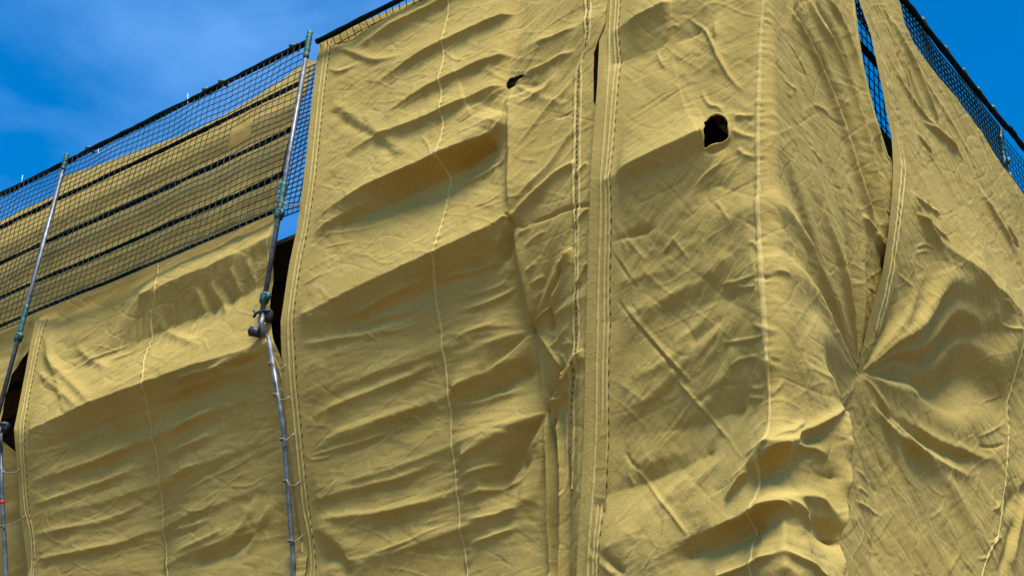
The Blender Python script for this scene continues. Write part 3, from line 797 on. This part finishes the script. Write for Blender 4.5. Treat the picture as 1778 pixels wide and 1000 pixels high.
K_LE = edge('1038,-20,.03 1035,150,.03 1027,330,.03 1019,500,-.05 1013,650,-.12 1009,780,-.18 1003,900,-.24 998,1000,-.28')
K_RE0 = edge('1484,0,-.02 1491,60,-.02 1501,120,-.02 1518,190,-.02 1540,270,-.03 1553,292,-.02 1570,380,-.02 1568,452,-.05 1542,552,-.165')
K.pucker(smooth_line(shift(K_LE, 0.24)), 0.09, 0.006, 0.05, -1, 25)
K.flat(K_RE0+[(pin[0]+.3, pin[1]-.2), (6, pin[1]-.3), (6, 3)], .02, .16); K.flat([(K_LE[0][0], 11.7)]+K_LE, .20, .42); K.blur(1)
left = [(K_LE[0][0], 11.7)]+K_LE+[(K_LE[-1][0]-.06, 3.6)]
right = [(1.55, 11.6)]+K_RE0+[(pin[0]+.05, pin[1])]+[(a+.17, b) for a, b in SIL[1:]]
hole2 = K.line('1223,212 1234,203 1246,199 1257,203 1264,212 1266,238 1258,246 1245,250 1232,256 1223,257 1221,236')
tK = K.mesh('cloth_sheet', left, right, [(-1.9, 11.1), (3.3, 11.1)], 3.6, 0.0085, M_CLOTH, holes=[hole2])
tag(tK, 'ochre cloth sheet wrapped round the building corner, with a ragged dark hole', 'scaffold cloth', 'ochre cloth sheets')
seam(K, 'seam', '', 0.028, 0.008, tK, pts=K_SEAM)
for q in (0.10, 0.15, 0.185): seam(K, 'hem', '', 0.022, 0.005, tK, pts=smooth_line(shift([(K_LE[0][0], 11.0)]+K_LE+[(K_LE[-1][0]-.06, 3.7)], q)))
K.stitches('pucker_shade', smooth_line(shift(K_LE, 0.205)), 0.09, 0.020, 0.005, M_PUCKER_SHADE, tK)
seam(K, 'hem', '', 0.020, 0.006, tK, pts=smooth_line(shift(K_RE0, -0.05)))
rim = K.line('1222,212 1234,202 1246,198 1258,202 1265,212 1267,238 1258,247 1245,251 1232,257 1222,258 1220,236 1222,212')
seam(K, 'hole_hem', '', 0.014, 0.006, tK, M_CLOTH, .9, pts=smooth_line(rim))

# ---- right sheet
R = Sheet(0.4, 7.2, 3.4, 12.0)
R.con('1568,40,0 1610,110,0 1650,165,0 1700,228,0 1735,285,0 1775,350,0'); R.wcon((.5, 11.9, 0), (7.1, 11.9, 0))
R.con('1491,0,0 1531,150,0 1551,290,0 1549,340,.015 1543,400,.01 1533,470,-.03 1508,560,-.15 1500,610,-.215 1493,648,-.27')
R.wcon((pin[0], pin[1], -.275), *[(a+.05, b, -.36) for a, b in SIL]); R.wcon((.5, 11.9, 0), (.5, 9, -.05), (.5, 6.5, -.4), (.5, 3.5, -.4))
R.con('1590,360,.0 1640,430,.03 1690,470,.05 1768,540,.06'); R.wcon((5.2, 8.65, .05), (7.1, 8.4, .05))
R.con('1762,640,-.06 1752,730,-.12 1742,850,-.18 1724,950,-.24'); R.wcon((7.1, 6.5, -.2), (7.1, 3.5, -.5))
R.con('1590,600,-.17 1650,585,-.14 1720,575,-.08'); R.con('1590,690,-.29 1660,712,-.26 1740,690,-.14')
R.wcon((1.6, 3.5, -.6), (7.1, 3.5, -.5)); R.con('1505,740,-.34 1518,850,-.40 1512,970,-.42'); R.con('1570,860,-.34 1640,840,-.29'); R.con('1570,970,-.36 1640,950,-.32')
R.solve(); R.damp0()
R_SEAM = smooth_line(R.line('1772,560 1765,620 1758,670 1753,700 1753,740 1747,800 1744,850 1739,890 1732,930 1716,960 1704,1000 1692,1040'))
upR = R.mask('1480,-60 1565,-60 1778,300 1850,600 1690,470 1590,360', .15)
R.noise(-35, .9, .14, .004, 321, 3, upR); R.noise(-35, .25, .07, .0026, 327, 3, None, .4); R.noise(35, .3, .08, .0026, 329, 3, None, .4)
R.noise(-30, .8, .16, .006, 331, 3, 1-upR)
R.many('''
.030 .30 .10 1.2 ; 1579,350 1616,408 1640,435 1684,463 1730,505 1766,537
.030 .05 .05 1.5 .1 .2 ; 1510,700 1560,760 1620,800 1690,830
-.030 .05 .05 1.5 .1 .2 ; 1520,700 1580,750 1650,790 1700,800
.026 .05 .05 ; 1560,720 1620,765 1680,790 1730,800
.016 .012 .012 ; 1488,815 1500,828 1510,842
.016 .012 .012 ; 1488,845 1500,853 1508,860
.018 .012 .012 ; 1485,870 1505,880 1530,895
-.020 .012 .012 1.5 .1 .1 ; 1695,774 1715,777 1730,775 1742,770
.014 .012 .012 ; 1690,760 1720,748 1745,735
.014 .012 .012 ; 1700,700 1725,692 1745,685
.018 .014 .014 ; 1720,885 1730,882 1740,870
.018 .014 .014 ; 1698,970 1710,968 1722,958
.018 .014 .014 ; 1715,942 1728,940 1738,930
.035 .08 .06 ; 1760,870 1775,830 1790,800
-.035 .08 .06 ; 1745,900 1765,860 1785,840
.035 .05 .05 ; 1755,980 1765,920 1778,860
-.03 .06 .05 ; 1735,1000 1752,950 1765,900
.026 .03 .03 1.4 ; 1580,330 1600,375 1625,410 1640,430
.022 .02 .02 ; 1585,335 1605,355 1632,372
.022 .02 .02 ; 1590,370 1620,395 1650,420
.024 .05 .05 ; 1530,10 1560,60 1590,120 1620,190 1640,240
-.010 .05 .05 ; 1540,50 1570,120 1600,185 1620,230
.022 .03 .03 ; 1545,100 1575,160 1610,210 1650,250 1680,285
.012 .04 .04 ; 1560,60 1600,130 1650,210 1690,275
.020 .02 .02 ; 1600,210 1625,225 1650,245 1668,262
-.007 .015 .015 ; 1605,220 1630,238 1655,255
.018 .02 .02 ; 1590,230 1605,250 1618,265
.022 .02 .02 ; 1745,385 1755,405 1768,425
-.022 .015 .015 ; 1756,420 1765,425 1772,432
.030 .06 .05 ; 1700,330 1730,380 1765,440
.024 .015 .015 ; 1730,560 1745,570 1768,575
.018 .014 .014 ; 1735,520 1750,530 1760,545
.014 .012 .012 ; 1560,475 1575,490 1585,500
.014 .012 .012 ; 1590,430 1605,425 1620,430
.014 .012 .012 ; 1590,440 1605,436 1615,440
-.03 .02 .02 ; 1520,600 1545,560 1556,500
''', comp=.55)
for e, wd, k in (('1690,472', 5, .9), ('1680,520', 3.5, -.8), ('1725,528', 4, .9), ('1706,585', 6, -1.15), ('1765,592', 5, .9), ('1725,680', 9, -.8), ('1715,735', 8, .7), ('1716,935', 3, .45), ('1640,960', 5, -.2), ('1560,520', 6, -.8), ('1600,500', 4, .6), ('1640,800', 5, .4)):
    R.ray(pin, e, wd, 1.4*k, 1.5)
for a_, b_, c_, sd_ in ((-35, .7, .15, 91), (40, .5, .15, 92), (-10, .5, .13, 93), (-60, .5, .2, 94)): R.crease(a_, b_, c_, .0042, sd_)
R.pucker(R_SEAM, 0.12, 0.010, 0.06, 1, 33)
R_LE = edge('1491,0,0 1512,60,0 1531,150,0 1548,240,0 1551,290,0 1549,340,.015 1543,400,.01 1533,470,-.03 1508,560,-.15')
R.flat([(1.70, 11.7)]+R_LE+[(pin[0]-.3, pin[1]-.1), (-6, pin[1]-.3), (-6, 3)], .04, .22); R.blur(1)
left = [(1.70, 11.7)]+R_LE+[(pin[0]-.06, pin[1])]+[(a+.06, b) for a, b in SIL[1:]]
topR = R.line('1564,8 1570,40 1588,78 1612,112 1652,160 1702,225 1722,260 1740,288 1775,335 1800,375')
tR = R.mesh('cloth_sheet', left, [(7.0, 12), (7.0, 3.6)], [(1.0, topR[0][1]+.1)]+topR+[(7.3, topR[-1][1]-.05)], 3.6, 0.009, M_CLOTH)
tag(tR, 'ochre cloth sheet on the right face, drawn into fan folds at its left edge', 'scaffold cloth', 'ochre cloth sheets')
seam(R, 'seam', '', 0.024, 0.007, tR, wob=.5, pts=R_SEAM)
for q in (0.16, 0.23): seam(R, 'hem', '', 0.030, 0.005, tR, pts=smooth_line(shift(R_LE, q)))

# ---- inner sheets behind the net, and the sliver at the far left
def inner(s0, s1, top, label, seed, back=0.0):
    I = Sheet(s0-.2, s1+.2, 8.6, 11.4, 0.014)
    for z, d in ((11.3, -.34), (10.62, -.22), (10.40, -.225), (10.05, -.16), (9.80, -.17), (9.52, -.115), (9.30, -.125), (9.1, -.09), (8.7, -.12)): I.wcon((s0-.1, z, d-back), (s1+.1, z, d-back))
    I.solve(80)
    I.noise(0, .9, .15, .005, seed, 3); I.noise(-40, .4, .10, .003, seed+4, 3, None, .4)
    t = I.mesh('cloth_sheet', [(s0, 11.4), (s0, 8.7)], [(s1, 11.4), (s1, 8.7)], top(I), 8.75, 0.014, M_CLOTH)
    return tag(t, label, 'scaffold cloth', 'ochre cloth sheets')
S_J = edge('102,300,-.27')[0][0]
inner(S_J, -5.32, lambda I: [(-9.8, 10.60)]+edge('100,303,-.27 112,297,-.27 165,281,-.27 218,263,-.27 280,243,-.27 340,221,-.27 392,193,-.27 442,163,-.27 484,133,-.27 524,98,-.27')+[(-4.9, 10.99)], 'ochre cloth behind the green net, between the two tall grey posts', 411)
inner(-12.95, S_J+.06, lambda I: [(-13.2, edge('0,372,-.27')[0][1])]+edge('0,372,-.27 30,358,-.27 60,345,-.27 88,330,-.27')+[(-8.3, edge('88,330,-.27')[0][1])], 'ochre cloth behind the net at the far left edge', 431, .04)
Z = Sheet(-13.2, -6.9, 3.5, 9.5, 0.016)
Z.wcon((-13.1, 9.2, 0), (-9.2, 9.2, -.02), (-8.8, 9.2, -.12)); Z.wcon((-8.85, 8.7, -.1), (-9.0, 8.4, -.06)); Z.wcon((-13.1, 7.7, .06), (-9.1, 7.7, -.02), (-8.0, 7.7, -.35)); Z.wcon((-13.1, 3.6, -1.2), (-9, 3.6, -1.2), (-7.1, 3.6, -1.5))
Z.solve(80); Z.noise(5, .8, .17, .012, 451, 3)
tZ = Z.mesh('cloth_sheet', [(-13.0, 9.3), (-13.0, 3.6)], [(-8.88, 9.3), (-8.90, 8.75), (-9.06, 8.45), (-9.10, 8.2), (-9.04, 7.72), (-8.75, 7.5), (-8.3, 7.2), (-7.9, 6.5), (-7.2, 5.0), (-7.1, 3.6)], [(-13.2, 9.02), (-8.8, 8.95)], 3.6, 0.016, M_CLOTH)
tag(tZ, 'sliver of ochre cloth left of the leftmost post, below the net', 'scaffold cloth', 'ochre cloth sheets')

# ================================================================== nets and rails
def cloth_net(name, f, w, h, cell_u, cell_v, r, label, group, skip=None, seed=1):
    """f(u, v) -> point; u, v in metres along and up; one knotted mesh"""
    b = MB(); nu = int(w/cell_u); nv = int(h/cell_v)
    def p(u, v):
        j1 = vnoise(np.array([u*1.7]), np.array([v*1.9]), seed)[0]*0.022; j2 = vnoise(np.array([u*2.1+9]), np.array([v*1.6]), seed+1)[0]*0.02
        j3 = vnoise(np.array([u*1.3+2]), np.array([v*1.3]), seed+2)[0]*0.022; k1 = vnoise(np.array([u*9.0]), np.array([v*9.0]), seed+5)[0]*0.005
        e = min(1, v/.1, (h-v)/.1+.3)
        return f(u+(j1+k1)*e, v+(j2+k1)*e)+np.array(NRM)*j3
    NRM = (0, -1, 0) if name == 'safety_net' else (1, 0, 0)
    def run(pts):
        cur = []
        for u, v in pts:
            if skip and skip(u, v):
                if len(cur) > 1: b.tube([p(*c) for c in cur], r, 4, False)
                cur = []
            else: cur.append((u, v))
        if len(cur) > 1: b.tube([p(*c) for c in cur], r, 4, False)
    for i in range(nu+1): run([(i*w/nu, j*h/nv) for j in range(nv+1)])
    for j in range(nv+1): run([(i*w/nu, j*h/nv) for i in range(nu+1)])
    return tag(b.build('safety_net', M_NET if name == 'safety_net' else M_TEAL, None, False), label, 'safety net', group)
NG = 'green safety nets along the scaffold top'
cloth_net('safety_net', lambda u, v: np.array((-8.98+u, -.05, 9.06+v)), 3.9, 2.04, .088, .073, .0050,
          'green safety net stretched between the two tall grey posts', NG, lambda u, v: (abs(u-3.13) < .13 and abs(v-1.22-.3*(u-3.13)) < .12), 3)
cloth_net('safety_net', lambda u, v: np.array((-12.9+u, -.05, 9.02+v)), 3.9, 2.08, .088, .073, .0050, 'green safety net left of the leftmost tall post', NG, None, 13)
cloth_net('safety_net', lambda u, v: np.array((-5.03+u, .20-.62*v, 10.89+v)), 3.6, .25, .088, .08, .0050, 'green safety net showing above the tallest cloth sheet', NG, None, 23)
cloth_net('safety_net', lambda u, v: np.array((-5.38+u, .16, 9.15+v)), .66, 1.85, .062, .06, .0075, 'narrow strip of green net between the grey post and the tallest cloth sheet', NG, None, 27)
cloth_net('safety_net_', lambda u, v: np.array((-.09, 0.1+u, 10.42+v*1.0+.0385*u-.16*(u/5.45)*(1-u/5.45))), 5.5, .92, .080, .070, .009, 'green safety net along the top of the right face', NG, None, 33)
cloth_net('safety_net_', lambda u, v: np.array((-.35, 0.4+u, 9.3+v*1.0+.035*u)), 4.6, 1.95, .10, .10, .007, 'inner green safety net seen through gap beside the corner sheet', NG, None, 43)
cloth_net('safety_net_', lambda u, v: np.array((-.10, 5.62+u, 10.45+v)), 2.0, 1.05, .088, .08, .0048, 'green safety net beyond the right post', NG, None, 53)

def rail(A, B_, r, label, group, m=M_BUNCH, sag=0.02, rag=0.25, seed=0, n=60, name='guard_rail'):
    b = MB(); A = np.array(A); B_ = np.array(B_); pts = []; rr = []
    for i in range(n+1):
        t = i/n; k = seed*31.7
        o = np.array((vnoise(np.array([t*9+k]), np.array([0.5]), 5)[0], vnoise(np.array([t*9+k]), np.array([3.5]), 6)[0], vnoise(np.array([t*9+k]), np.array([7.5]), 7)[0]))*0.006
        pts.append(A+(B_-A)*t+o-np.array((0, 0, sag*4*t*(1-t)))); rr.append(r*(1+rag*vnoise(np.array([t*40+k]), np.array([1.5]), 9)[0]))
    b.tube(pts, rr, 9)
    return tag(b.build(name, m), label, 'guard rail', group)
GR = 'dark net covered guard rails'
for i, (z, r, nm) in enumerate(((11.12, .030, 'topmost'), (10.60, .024, 'second from the top'), (10.03, .025, 'middle'), (9.51, .022, 'fourth from the top'), (9.10, .018, 'lowest'))):
    rail((-8.95, -.03, z), (-5.08, -.03, z+(0.0 if i else 0.0)), r, f'dark rail between the two grey posts, {nm} of the five', GR, seed=i, sag=.0 if i == 0 else .015)
    rail((-12.9, -.03, z+.0), (-9.02, -.03, z-.0), r, f'dark rail left of the leftmost post, {nm} of the five', GR, seed=i+7, sag=.0 if i == 0 else .015)
rail((-5.03, .02, 11.12), (-1.4, .02, 11.14), .028, 'dark rail above the tallest cloth sheet', GR, seed=15, sag=0)
rail((-.04, .1, 11.31), (-.04, 5.55, 11.52), .034, 'dark rail running along the top of the right face', GR, seed=17, sag=.04)
def knots(par, pts, r):
    for i, p in enumerate(pts):
        b = MB(); p = np.array(p); b.tube([p+np.array((-.02, -.05, .0)), p+np.array((0, -.02, .02)), p+np.array((.0, .02, .015)), p+np.array((.02, .05, -.01))], [r*.6, r*1.25, r*1.1, r*.6], 9)
        b.tube([p+np.array((0, 0, .01)), p+np.array((.015, .01, .045+.02*(i % 2))), p+np.array((.03, .02, .05))], [r*.5, r*.4, r*.2], 6)
        b.build('net_knot', M_GREEN, par)
RR = [o for o in bpy.data.objects if o.get('label') == 'dark rail running along the top of the right face'][0]
knots(RR, [(-.04, y, 11.31+.0385*(y-.1)-.04*4*((y-.1)/5.45)*(1-(y-.1)/5.45)+.01) for y in (3.35, 3.9, 4.35, 4.75, 5.15)], .036)
RL = [o for o in bpy.data.objects if o.get('label') == 'dark rail between the two grey posts, topmost of the five'][0]
knots(RL, [(x, -.03, 11.125) for x in (-8.55, -6.6, -6.35, -5.3)], .026)
rail((-.02, 5.55, 11.52), (-.02, 7.6, 11.55), .034, 'dark rail beyond the right post', GR, seed=18, sag=0)
rail((-.20, .1, 10.35), (-.20, 3.2, 10.40), .03, 'dark rail crossing the gap beside the corner sheet', GR, seed=19, sag=0)
rail((-.30, .2, 9.75), (-.30, 3.2, 9.80), .024, 'dark inner rail seen low in the gap beside the corner sheet', GR, seed=20, sag=0)

# ================================================================== posts
def wpt(px, py, off):                     # a point on the left face plane standing `off` out from it
    r = ray(px, py); t = (-off-CAM[1])/r[1]; return CAM+r*t
def coupler(parent, c, r=.045, h=.05, name='coupler', m=M_GREEN):
    b = MB(); c = np.array(c)
    b.tube([c+(0, 0, -h), c+(0, 0, -h*.6), c+(0, 0, h*.6), c+(0, 0, h)], [r*.82, r, r, r*.82], 14)
    b.box(c+(r*1.1, -.01, 0), (.02, .018, h*.7)); b.tube([c+(r*1.1, -.06, h*.2), c+(r*1.1, .03, h*.2)], .009, 8)
    return b.build(name, m, parent)
PG = 'upright scaffold posts'
def post(x, y, z0, z1, label, r=.024, green=(), m=M_STEEL, coup=()):
    t = empty('scaffold_post', (x, y, z0), label, 'scaffold post', PG)
    b = MB(); b.tube([(x, y, z0), (x, y, (z0+z1)/2), (x, y, z1)], r, 16); b.build('tube', m, t)
    for a, c in green:
        b = MB(); k = 12; pts = [(x+.002*math.sin(i*1.7), y, a+(c-a)*i/k) for i in range(k+1)]
        b.tube(pts, [r*1.25*(1+.12*math.sin(i*2.3+a)) for i in range(k+1)], 14); b.build('sleeve', M_GREEN, t)
    for c in coup: coupler(t, (x, y, c))
    return t
post(-5.06, -.06, 7.85, 11.16, 'grey post with green sleeves, beside the tallest cloth sheet', green=((10.86, 11.2), (9.02, 9.36)), coup=(9.0, 8.1))
post(-8.95, -.06, 7.75, 11.16, 'leftmost tall grey post, between the two green nets', green=((10.98, 11.2), (8.85, 9.2)), coup=(8.8,))
def brace(pts, label, parts_at):
    pts = [np.array(p) for p in pts]
    t = empty('scaffold_brace', pts[-1], label, 'scaffold pole', 'leaning grey poles')
    b = MB(); b.tube(pts, .022, 14); b.build('tube', M_STEEL, t)
    return t
p0, p1 = wpt(466, 585, .06), wpt(492, 742, -.15)
t2 = brace([p0, p1, wpt(500, 850, -.31), wpt(509, 965, -.46), np.array((-4.7, .95, 3.2))], 'slim grey pole leaning below the clamp, beside the tallest cloth sheet', ())
t1 = brace([wpt(0, 742, .03), wpt(3, 850, -.12), wpt(11, 1000, -.31), np.array((-8.4, .85, 3.4))], 'slim grey pole with red tape at the lower left edge', ())
c = wpt(4.2, 872, -.15); b = MB(); b.tube([c+(0, 0, -.020), c+(0, 0, .020)], .026, 14); b.build('red_tape', M_RED, t1)
# the swivel clamp where the post meets the leaning pole
def clamp(c, label):
    c = np.array(c); t = empty('swivel_clamp', c, label, 'clamp', 'swivel clamps on the posts')
    b = MB(); b.tube([c+(0, 0, .05), c+(0, 0, .035), c+(0, 0, -.035), c+(0, 0, -.05)], [.040, .052, .052, .040], 16); b.build('collar', M_DARKSTEEL, t)
    b = MB(); b.tube([c+(-.10, -.05, .03), c+(-.05, -.06, .02), c+(.02, -.05, .02), c+(.08, -.05, .0)], [.010, .016, .020, .014], 10); b.build('bolt', M_DARKSTEEL, t)
    b = MB(); b.tube([c+(-.13, -.05, .06), c+(-.10, -.05, .025), c+(-.12, -.05, -.01)], [.012, .016, .010], 8); b.build('wing_nut', M_DARKSTEEL, t)
    b = MB(); q = c+(-.06, -.06, -.17); b.tube([q+(-.04, -.03, 0), q+(.03, .05, .0)], [.046, .046], 16); b.tube([q+(-.04, -.03, 0), q+(-.046, -.035, 0)], [.028, .025], 12); b.build('tube_stub', M_DARKSTEEL, t)
    b = MB(); b.tube([c+(.0, -.04, 0), c+(.0, -.055, -.10), c+(.04, -.03, -.24)], [.022, .026, .022], 12); b.build('yoke', M_STEEL, t)
    return t
clamp(wpt(464, 548, .07), 'dark swivel clamp joining the grey post to the leaning pole')
clamp(wpt(8, 742, .05), 'dark clamp at the left edge, above the pole with red tape')
t = post(-.12, 5.55, 7.2, 11.56, 'weathered grey post at the right edge, behind the right cloth sheet', green=((11.25, 11.42),), coup=(11.1, 10.9))
post(-5.0, .75, 0, 11.0, 'dark inner post behind the tall cloth sheet edge', m=M_DARKSTEEL)

# tube ends that poke against and through the cloth
def ledger(A, B_, label):
    A = np.array(A, float); B_ = np.array(B_, float); t = empty('ledger_tube', A, label, 'scaffold tube', 'ledger tubes behind the cloth')
    b = MB(); b.tube([A, (A+B_)/2, B_], .026, 14); b.build('tube', M_STEEL, t)
    u = (A-B_)/np.linalg.norm(A-B_); b = MB(); b.tube([A+u*.004, A+u*.010], [.026, .020], 14); b.build('end_cap', M_DARKSTEEL, t); return t
hc = place(*hit(1252, 216, lambda p, q: -.05+0*p), -.05)
ledger(hc, hc+np.array((0.1, 1.3, .0)), 'scaffold tube end inside the ragged hole of the corner sheet')
hb = place(*hit(889, 142, lambda p, q: -.08+0*p), -.08)
ledger(hb, hb+np.array((0.0, 1.2, -.02)), 'scaffold tube end inside the torn hole of the tallest sheet')

# decks that keep the inside dark
def deck(c, h, label):
    t = empty('scaffold_deck', c, label, 'deck', 'scaffold decks behind the cloth')
    b = MB(); b.box(c, h); b.build('board', M_DECK, t, False)
    b = MB(); b.box((c[0], c[1], c[2]-h[2]-.052), (h[0]*.98, .02, .05) if h[0] > h[1] else (.02, h[1]*.98, .05)); b.build('beam', M_DARKSTEEL, t, False); return t
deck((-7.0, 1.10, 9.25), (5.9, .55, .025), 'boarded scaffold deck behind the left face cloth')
deck((-2.9, 1.25, 10.92), (1.85, 1.0, .025), 'short high deck added behind the tallest cloth sheet to darken its hole and slit')  # added deck, hides the sky so the torn hole and slit go dark
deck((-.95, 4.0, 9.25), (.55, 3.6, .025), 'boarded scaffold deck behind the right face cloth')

b = MB(); b.box((-.28, 2.0, 9.52), (.016, 1.7, .26)); tag(b.build('gap_screen', M_DECK, None, False), 'dark board added to block the sky low in the gap beside the corner sheet', 'added screen')  # added board, blocks the sky and darkens the lower gap
# cable ties on the top rail
for px, py, l, a, nm in ((326, 182, .14, -.25, 'long white cable tie standing up on the top rail'), (170, 268, .06, -.2, 'short white cable tie on top rail near the leftmost post'), (37, 318, .10, -.15, 'thin cable tie on the top rail at the far left')):
    c = wpt(px, py, .05); b = MB(); b.tube([c, c+np.array((a*l*.6, 0, l*.6)), c+np.array((a*l*1.2, 0, l*1.2))], [.005, .004, .003], 6)
    tag(b.build('cable_tie', M_TIE), nm, 'cable tie', 'white cable ties')

# short ties between the cloth hems and the poles
def tie(a, b, off_a, off_b, label):
    A_, B2 = wpt(*a, off_a), wpt(*b, off_b); M_ = (A_+B2)/2+np.array((0, -.02, -.03))
    bb = MB(); bb.tube([A_+np.array((-.05, .04, .01)), A_+np.array((-.03, -.03, .005)), A_+np.array((.025, -.03, 0)), M_, B2, B2+np.array((.03, .01, .03))], [.007, .007, .007, .006, .007, .010], 6)
    tag(bb.build('tie_cord', M_TIECORD), label, 'tie', 'cords tying the cloth to the poles')
M_TIECORD = noisy('tie_cord', (0.16, 0.14, 0.10), (0.34, 0.30, 0.22), 30.0, 0.8)
for a, b, oa, ob, nm in (((473, 632), (491, 640), .02, .0, 'first cord below the swivel clamp, from pole to tall cloth sheet'), ((481, 686), (497, 694), -.05, -.08, 'second cord below the swivel clamp, from pole to tall cloth sheet'),
                         ((493, 764), (505, 758), -.17, -.20, 'third cord below the swivel clamp, from pole to tall cloth sheet'), ((499, 836), (514, 842), -.29, -.33, 'fourth cord below the swivel clamp, from pole to tall cloth sheet'),
                         ((507, 940), (523, 932), -.43, -.47, 'lowest cord on the leaning pole beside the tall cloth sheet, near the bottom edge'), ((1, 815), (28, 820), -.05, -.06, 'cord above the red tape at the left edge of the photo'),
                         ((7, 915), (38, 900), -.16, -.2, 'cord below the red tape at the left edge of the photo'), ((488, 352), (517, 356), .08, .02, 'cord at lower green sleeve of the post beside tall sheet')):
    tie(a, b, oa, ob, nm)
